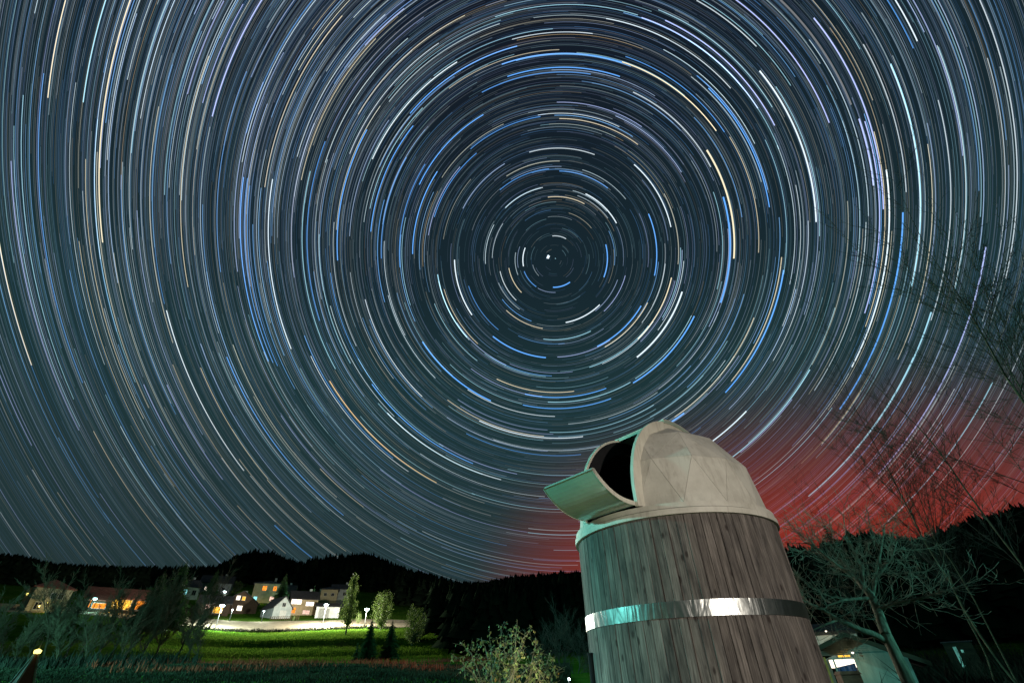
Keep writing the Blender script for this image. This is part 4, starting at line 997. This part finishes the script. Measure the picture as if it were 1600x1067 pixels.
# ---------------------------------------------------------------- stars
SKY_R = 4200.0
m_star, nt, o = new_mat('starlight')
at_ = N(nt, 'ShaderNodeAttribute', attribute_name='Col'); em = N(nt, 'ShaderNodeEmission', {0: at_.outputs['Color'], 1: 1.0}); trn = N(nt, 'ShaderNodeBsdfTransparent'); ad = N(nt, 'ShaderNodeAddShader', {0: em.outputs[0], 1: trn.outputs[0]}); nt.links.new(ad.outputs[0], o.inputs[0])   # starlight adds to the sky behind it
m_star.cycles.emission_sampling = 'NONE'
POLE = ray(866, 406); E1 = unit(np.cross(POLE, [0, 0, 1.0])); E2 = np.cross(POLE, E1)
def polar(w):
    return math.acos(np.clip(w @ POLE, -1, 1)), math.atan2(w @ E2, w @ E1)
def extinct(alt): return np.clip((alt - .06) / .50, .05, 1.0) ** 1.2
def arcs(rho, t0, dt, width, col, m=14, r0=4300.0, r1=5200.0):
    """ribbons on the celestial sphere: arrays of polar distance, start angle, span, width (radians), colour"""
    n = len(rho); t = t0[:, None] + dt[:, None] * np.linspace(0, 1, m + 1)[None]
    def dirs(rh):
        s, c = np.sin(rh)[:, None], np.cos(rh)[:, None]
        return c[..., None] * POLE + (s * np.cos(t))[..., None] * E1 + (s * np.sin(t))[..., None] * E2
    width = width / (1 + 1.1 * rho ** 2)                  # far from the pole the lens draws them finer
    a, b = dirs(rho - width / 2), dirs(rho + width / 2)
    V = np.stack([a, b], 2).reshape(-1, 3)
    ex = np.repeat(extinct(np.arcsin(np.clip(dirs(rho)[..., 2], -1, 1))).reshape(-1), 2)
    colr = np.repeat(col, (m + 1) * 2, 0) * ex[:, None]
    i = np.arange(n)[:, None] * (m + 1) * 2 + np.arange(m)[None] * 2
    Fq = np.stack([i, i + 1, i + 3, i + 2], -1).reshape(-1, 4)
    rad = np.repeat(rng.uniform(r0, r1, n), (m + 1) * 2)[:, None]
    return V * rad + np.array([0, 0, ZC]), Fq, colr
def star_mesh(name, V, Fq, colr):
    me = mesh_np(name, V, Fq); at2 = me.color_attributes.new('Col', 'FLOAT_COLOR', 'POINT')
    at2.data.foreach_set('color', np.concatenate([colr, np.ones((len(colr), 1))], 1).astype(np.float32).ravel()); return me
sky = empty('sky'); tag(sky, 'night sky with star trails circling the celestial pole', 'sky', kind='structure')
COLS = {'b': (.12, .40, 1.0), 'w': (.80, .93, 1.0), 'c': (.42, .82, 1.0), 'y': (1.0, .86, .58), 'o': (1.0, .66, .26), 'l': (.48, .56, 1.0), 'g': (.55, .55, .56)}
BR = '''300,0 225,455 y2 A|490,0 385,475 c2 A|610,0 470,1123 y2.4 A|200,340 385,1772 b1.6 A|965,260 872,1329 y1.4 A|1583,72 1228,868 y1.6 A|810,0 650,550 w1.4 A|1230,0 970,535 l2.4 A|1030,0 875,440 l1.8 A|1100,0 965,490 l1.8 A|1125,820 1245,1672 b2 A|1145,825 1265,1679 b1.7 A|1157,860 1285,1694 b1.5 A|1262,830 1348,1615 w2 A|1495,650 1490,1482 b1.9 A|1470,805 1525,1722 c1.8 A|45,745 370,1990 l1.6 A
-15,978 138,1692 y2.2 A|770,1437 1130,2178 w2.2 A|930,1702 1240,2218 y1.5 A|1240,2218 1600,2553 y1.6 A|1050,1652 1590,2385 b2 A|0,1733 145,2063 l1.5 A|690,1772 1145,2523 l1.9 A|425,1998 765,2482 y1.4 A|150,2173 420,2573 w1.5 A|0,2368 142,2575 w1.8 A|1027,2118 1275,2415 w1.4 A|1270,2431 1450,2583 b3 A|1090,2346 1330,2553 y1.4 A|765,2483 875,2628 w1.5 A|555,1973 890,2460 w1.4 A|780,1778 1025,2223 l1.9 A
515,595 682,754 o2 P|486,556 638,737 w1.9 P|476,524 614,716 b1.7 P|581,600 739,724 b2.2 P|605,645 783,749 w2 P|729,676 908,711 b1.6 P|686,693 808,740 l1.6 P|660,534 767,626 b3 P|749,657 911,682 w2.2 P|699,625 850,681 y1.5 P|731,608 867,651 w1.8 P|820,616 947,606 b2 P|817,632 955,623 b2 P|776,592 897,611 y1.8 P|825,827 960,834 c2 P|865,856 960,857 c1.7 P|626,839 804,901 c1.8 P|660,829 903,883 w1.7 P|737,770 903,795 c1.6 P|594,733 824,831 l1.5 P|692,777 767,806 g3 P|500,732 568,792 y1.5 P
710,406 737.6,492 w2.6 P|683.6,429 730,527 c2 P|769.6,526 853,558 b2.8 P|884,504 937,476 w2.4 P|933,541 1002,478 b2.6 P|945,542 1012,473 y1.9 P|995,558 1066,456 w3.4 P|996,529 1050,434 y2 P|989,598 1085,494 b3 P|947,382 943,433 b2.4 P|864,450 890,440 b2.6 P|820,387 818.6,416 w2.2 P|863,368 884,374 w1.8 P|781,424 807,469 w1.8 P|795,419 815,457 y1.8 P|819,424 838,448 b1.9 P|570,468 660,619 w1.9 P|856,628 985,597 c1.9 P|849,530 923,517 c1.7 P|791,485 848,513 y1.5 P|921,574 1013,509 c1.6 P|732,447 779,515 b1.3 P|859,671 1024,636 c1.5 P|1111,691 1166,642 w3.4 P|1046,661 1069,645 b4 P
582,249 714,97 w2 P|641,178 808,72 b2 P|784,101 972,98 b2.2 P|793,121 969,119 b2 P|753,145 923,116 b1.9 P|972,97 1119,205 y2 P|977,90 1133,206 b1.7 P|989,145 1111,261 w1.9 P|827,238 929,242 w1.8 P|874,186 997,226 y1.5 P|991,257 1048,355 w2 P|915,303 963,349 w2.2 P|856,308 913,319 y1.7 P|790,325 848,293 w1.6 P|781,297 858,264 b1.6 P|874,268 950,294 b1.9 P|655.6,289 755,179 b2 P|678,339 745,240 b1.8 P|732,229 845,188 b1.6 P|571,72 631,13 l1.8 P|800,62 926,53 w1.5 P|547,241 685,67 w1.5 P|947,30 1142,138 w1.7 P|1002,29 1185,169 l2 P|1039,33 1211,196 l2 P|572,202 529,407 b2.2 P|646,197 579,362 b2 P|635,246 596,404 b1.8 P|666,258 623,418 b1.9 P|683,268 645,397 b2.2 P|1012,335 1024,431 b2.2 P
1089,0 1181,74 w1.8 P|1149,0 1296,192 l2 P|1187,111 1275,347 w3 P|1271,29 1381,327 l2.4 P|1392,100 1424,448 c2.2 P|1219,0 1330,164 g3.4 P|1342,186 1365,290 l2.8 P|1386,265 1330,573 w2.8 P|1411,332 1312,639 b3 P|1378,201 1341,508 y1.5 P|1530,0 1572,435 w1.8 P|1399,0 1433,65 w2 P|1386,0 1427,76 b1.7 P|1470,155 1451,500 w1.5 P|1347,71 1418,300 w1.6 P|1107,138 1202,324 b2 P|1089,118 1199,297 b1.8 P|1104,235 1147,404 y3.4 P|1130,308 1126,473 b3.4 P|1225,422 1133,613 b3 P|1222,402 1142,595 y1.9 P|1267,578 1140,715 c2.4 P|1457,488 1262,774 c3 P|1541,386 1372,740 l2.6 P|1180,497 1053,650 y1.6 P|1360,186 1343,488 l2 P|1560,600 1380,810 c2 P|1600,500 1470,770 w1.5 P|1240,625 1155,705 l1.7 P|1350,612 1280,690 y1.4 P|1433,560 1330,700 c1.8 P|1500,610 1370,760 w1.4 P'''
bright = []
for row in BR.replace('\n', '|').split('|'):
    a, b, s, f = row.split(); k = .3375 if f == 'A' else 1.0
    xa, ya = [float(v) * k for v in a.split(',')]; xb, yb = [float(v) * k for v in b.split(',')]
    (ra_, ta), (rb_, tb) = polar(ray(xa, ya)), polar(ray(xb, yb))
    dt = (tb - ta + math.pi) % (2 * math.pi) - math.pi
    bright.append(((ra_ + rb_) / 2, ta, dt, float(s[1:]) * .00090 , np.array(COLS[s[0]]) * (.75 if float(s[1:]) < 2 else 1.15) * (.28 if s[0] == 'g' else 1)))
r_, t_ = polar(ray(856.5, 401.5)); bright.append((r_, t_ - .25, .5, .0050, np.array((.75, .9, 1.0)) * 1.5))
rng = np.random.default_rng(91)
SPAN = R(33)
def random_stars(n, rho=None):
    z = rng.uniform(-.3, 1, n); rho = np.arccos(z); return rho, rng.uniform(0, 2 * math.pi, n)
def colour(n):
    T = np.array([COLS[c] for c in 'bclwwyoll'])
    k = rng.choice(9, n, p=[.26, .17, .12, .14, .10, .08, .02, .06, .05]); c = T[k]; m_ = rng.uniform(.05, .4, n)[:, None]
    return c * (1 - m_) + m_ * np.array((.45, .76, .86))
# medium stars fill the list of separate trails up to 300
cen = unit(AX[2])
def visible(rho, t0, lim=.60):
    t = t0 + SPAN / 2; d = np.cos(rho)[:, None] * POLE + (np.sin(rho) * np.cos(t))[:, None] * E1 + (np.sin(rho) * np.sin(t))[:, None] * E2
    return (d @ cen > lim) & (d[:, 2] > .06)
rho, t0 = random_stars(1200); k = visible(rho, t0, .66); rho, t0 = rho[k], t0[k]
cc = colour(len(rho))
for i in range(min(300 - len(bright), len(rho))):
    s = rng.uniform(1.1, 1.7); bright.append((rho[i], t0[i], SPAN, s * .00092, cc[i] * rng.uniform(.38, .70)))
for (rh, ta, dt, w_, c_) in bright:
    Vv, Ff, Cc = arcs(np.array([rh]), np.array([ta]), np.array([dt]), np.array([w_]), np.array([c_]), 24, 4000.0, 4250.0)
    obj('star_trail', star_mesh('star_trail', Vv, Ff, Cc), m_star, sky)
# the faint rest
rho, t0 = random_stars(22000); k = visible(rho, t0, .50); rho, t0 = rho[k], t0[k]
# the milky way adds stars towards the upper left
mw = polar(ray(400, 40)); n = 900
rho2 = np.abs(mw[0] + rng.normal(size=n) * R(9)); t2 = mw[1] - SPAN / 2 + rng.normal(size=n) * R(26)
rho, t0 = np.concatenate([rho, rho2]), np.concatenate([t0, t2]); n = len(rho)
flux = np.clip(.040 * rng.random(n) ** -.66, .025, .85)
cc = colour(n) * flux[:, None]
wd = np.clip(.00064 + flux * .0009, .0006, .0011)
Vv, Ff, Cc = arcs(rho, t0, np.full(n, SPAN), wd, cc, 14)
tag(obj('faint_star_trails', star_mesh('faint_star_trails', Vv, Ff, Cc), m_star, sky), kind='stuff')
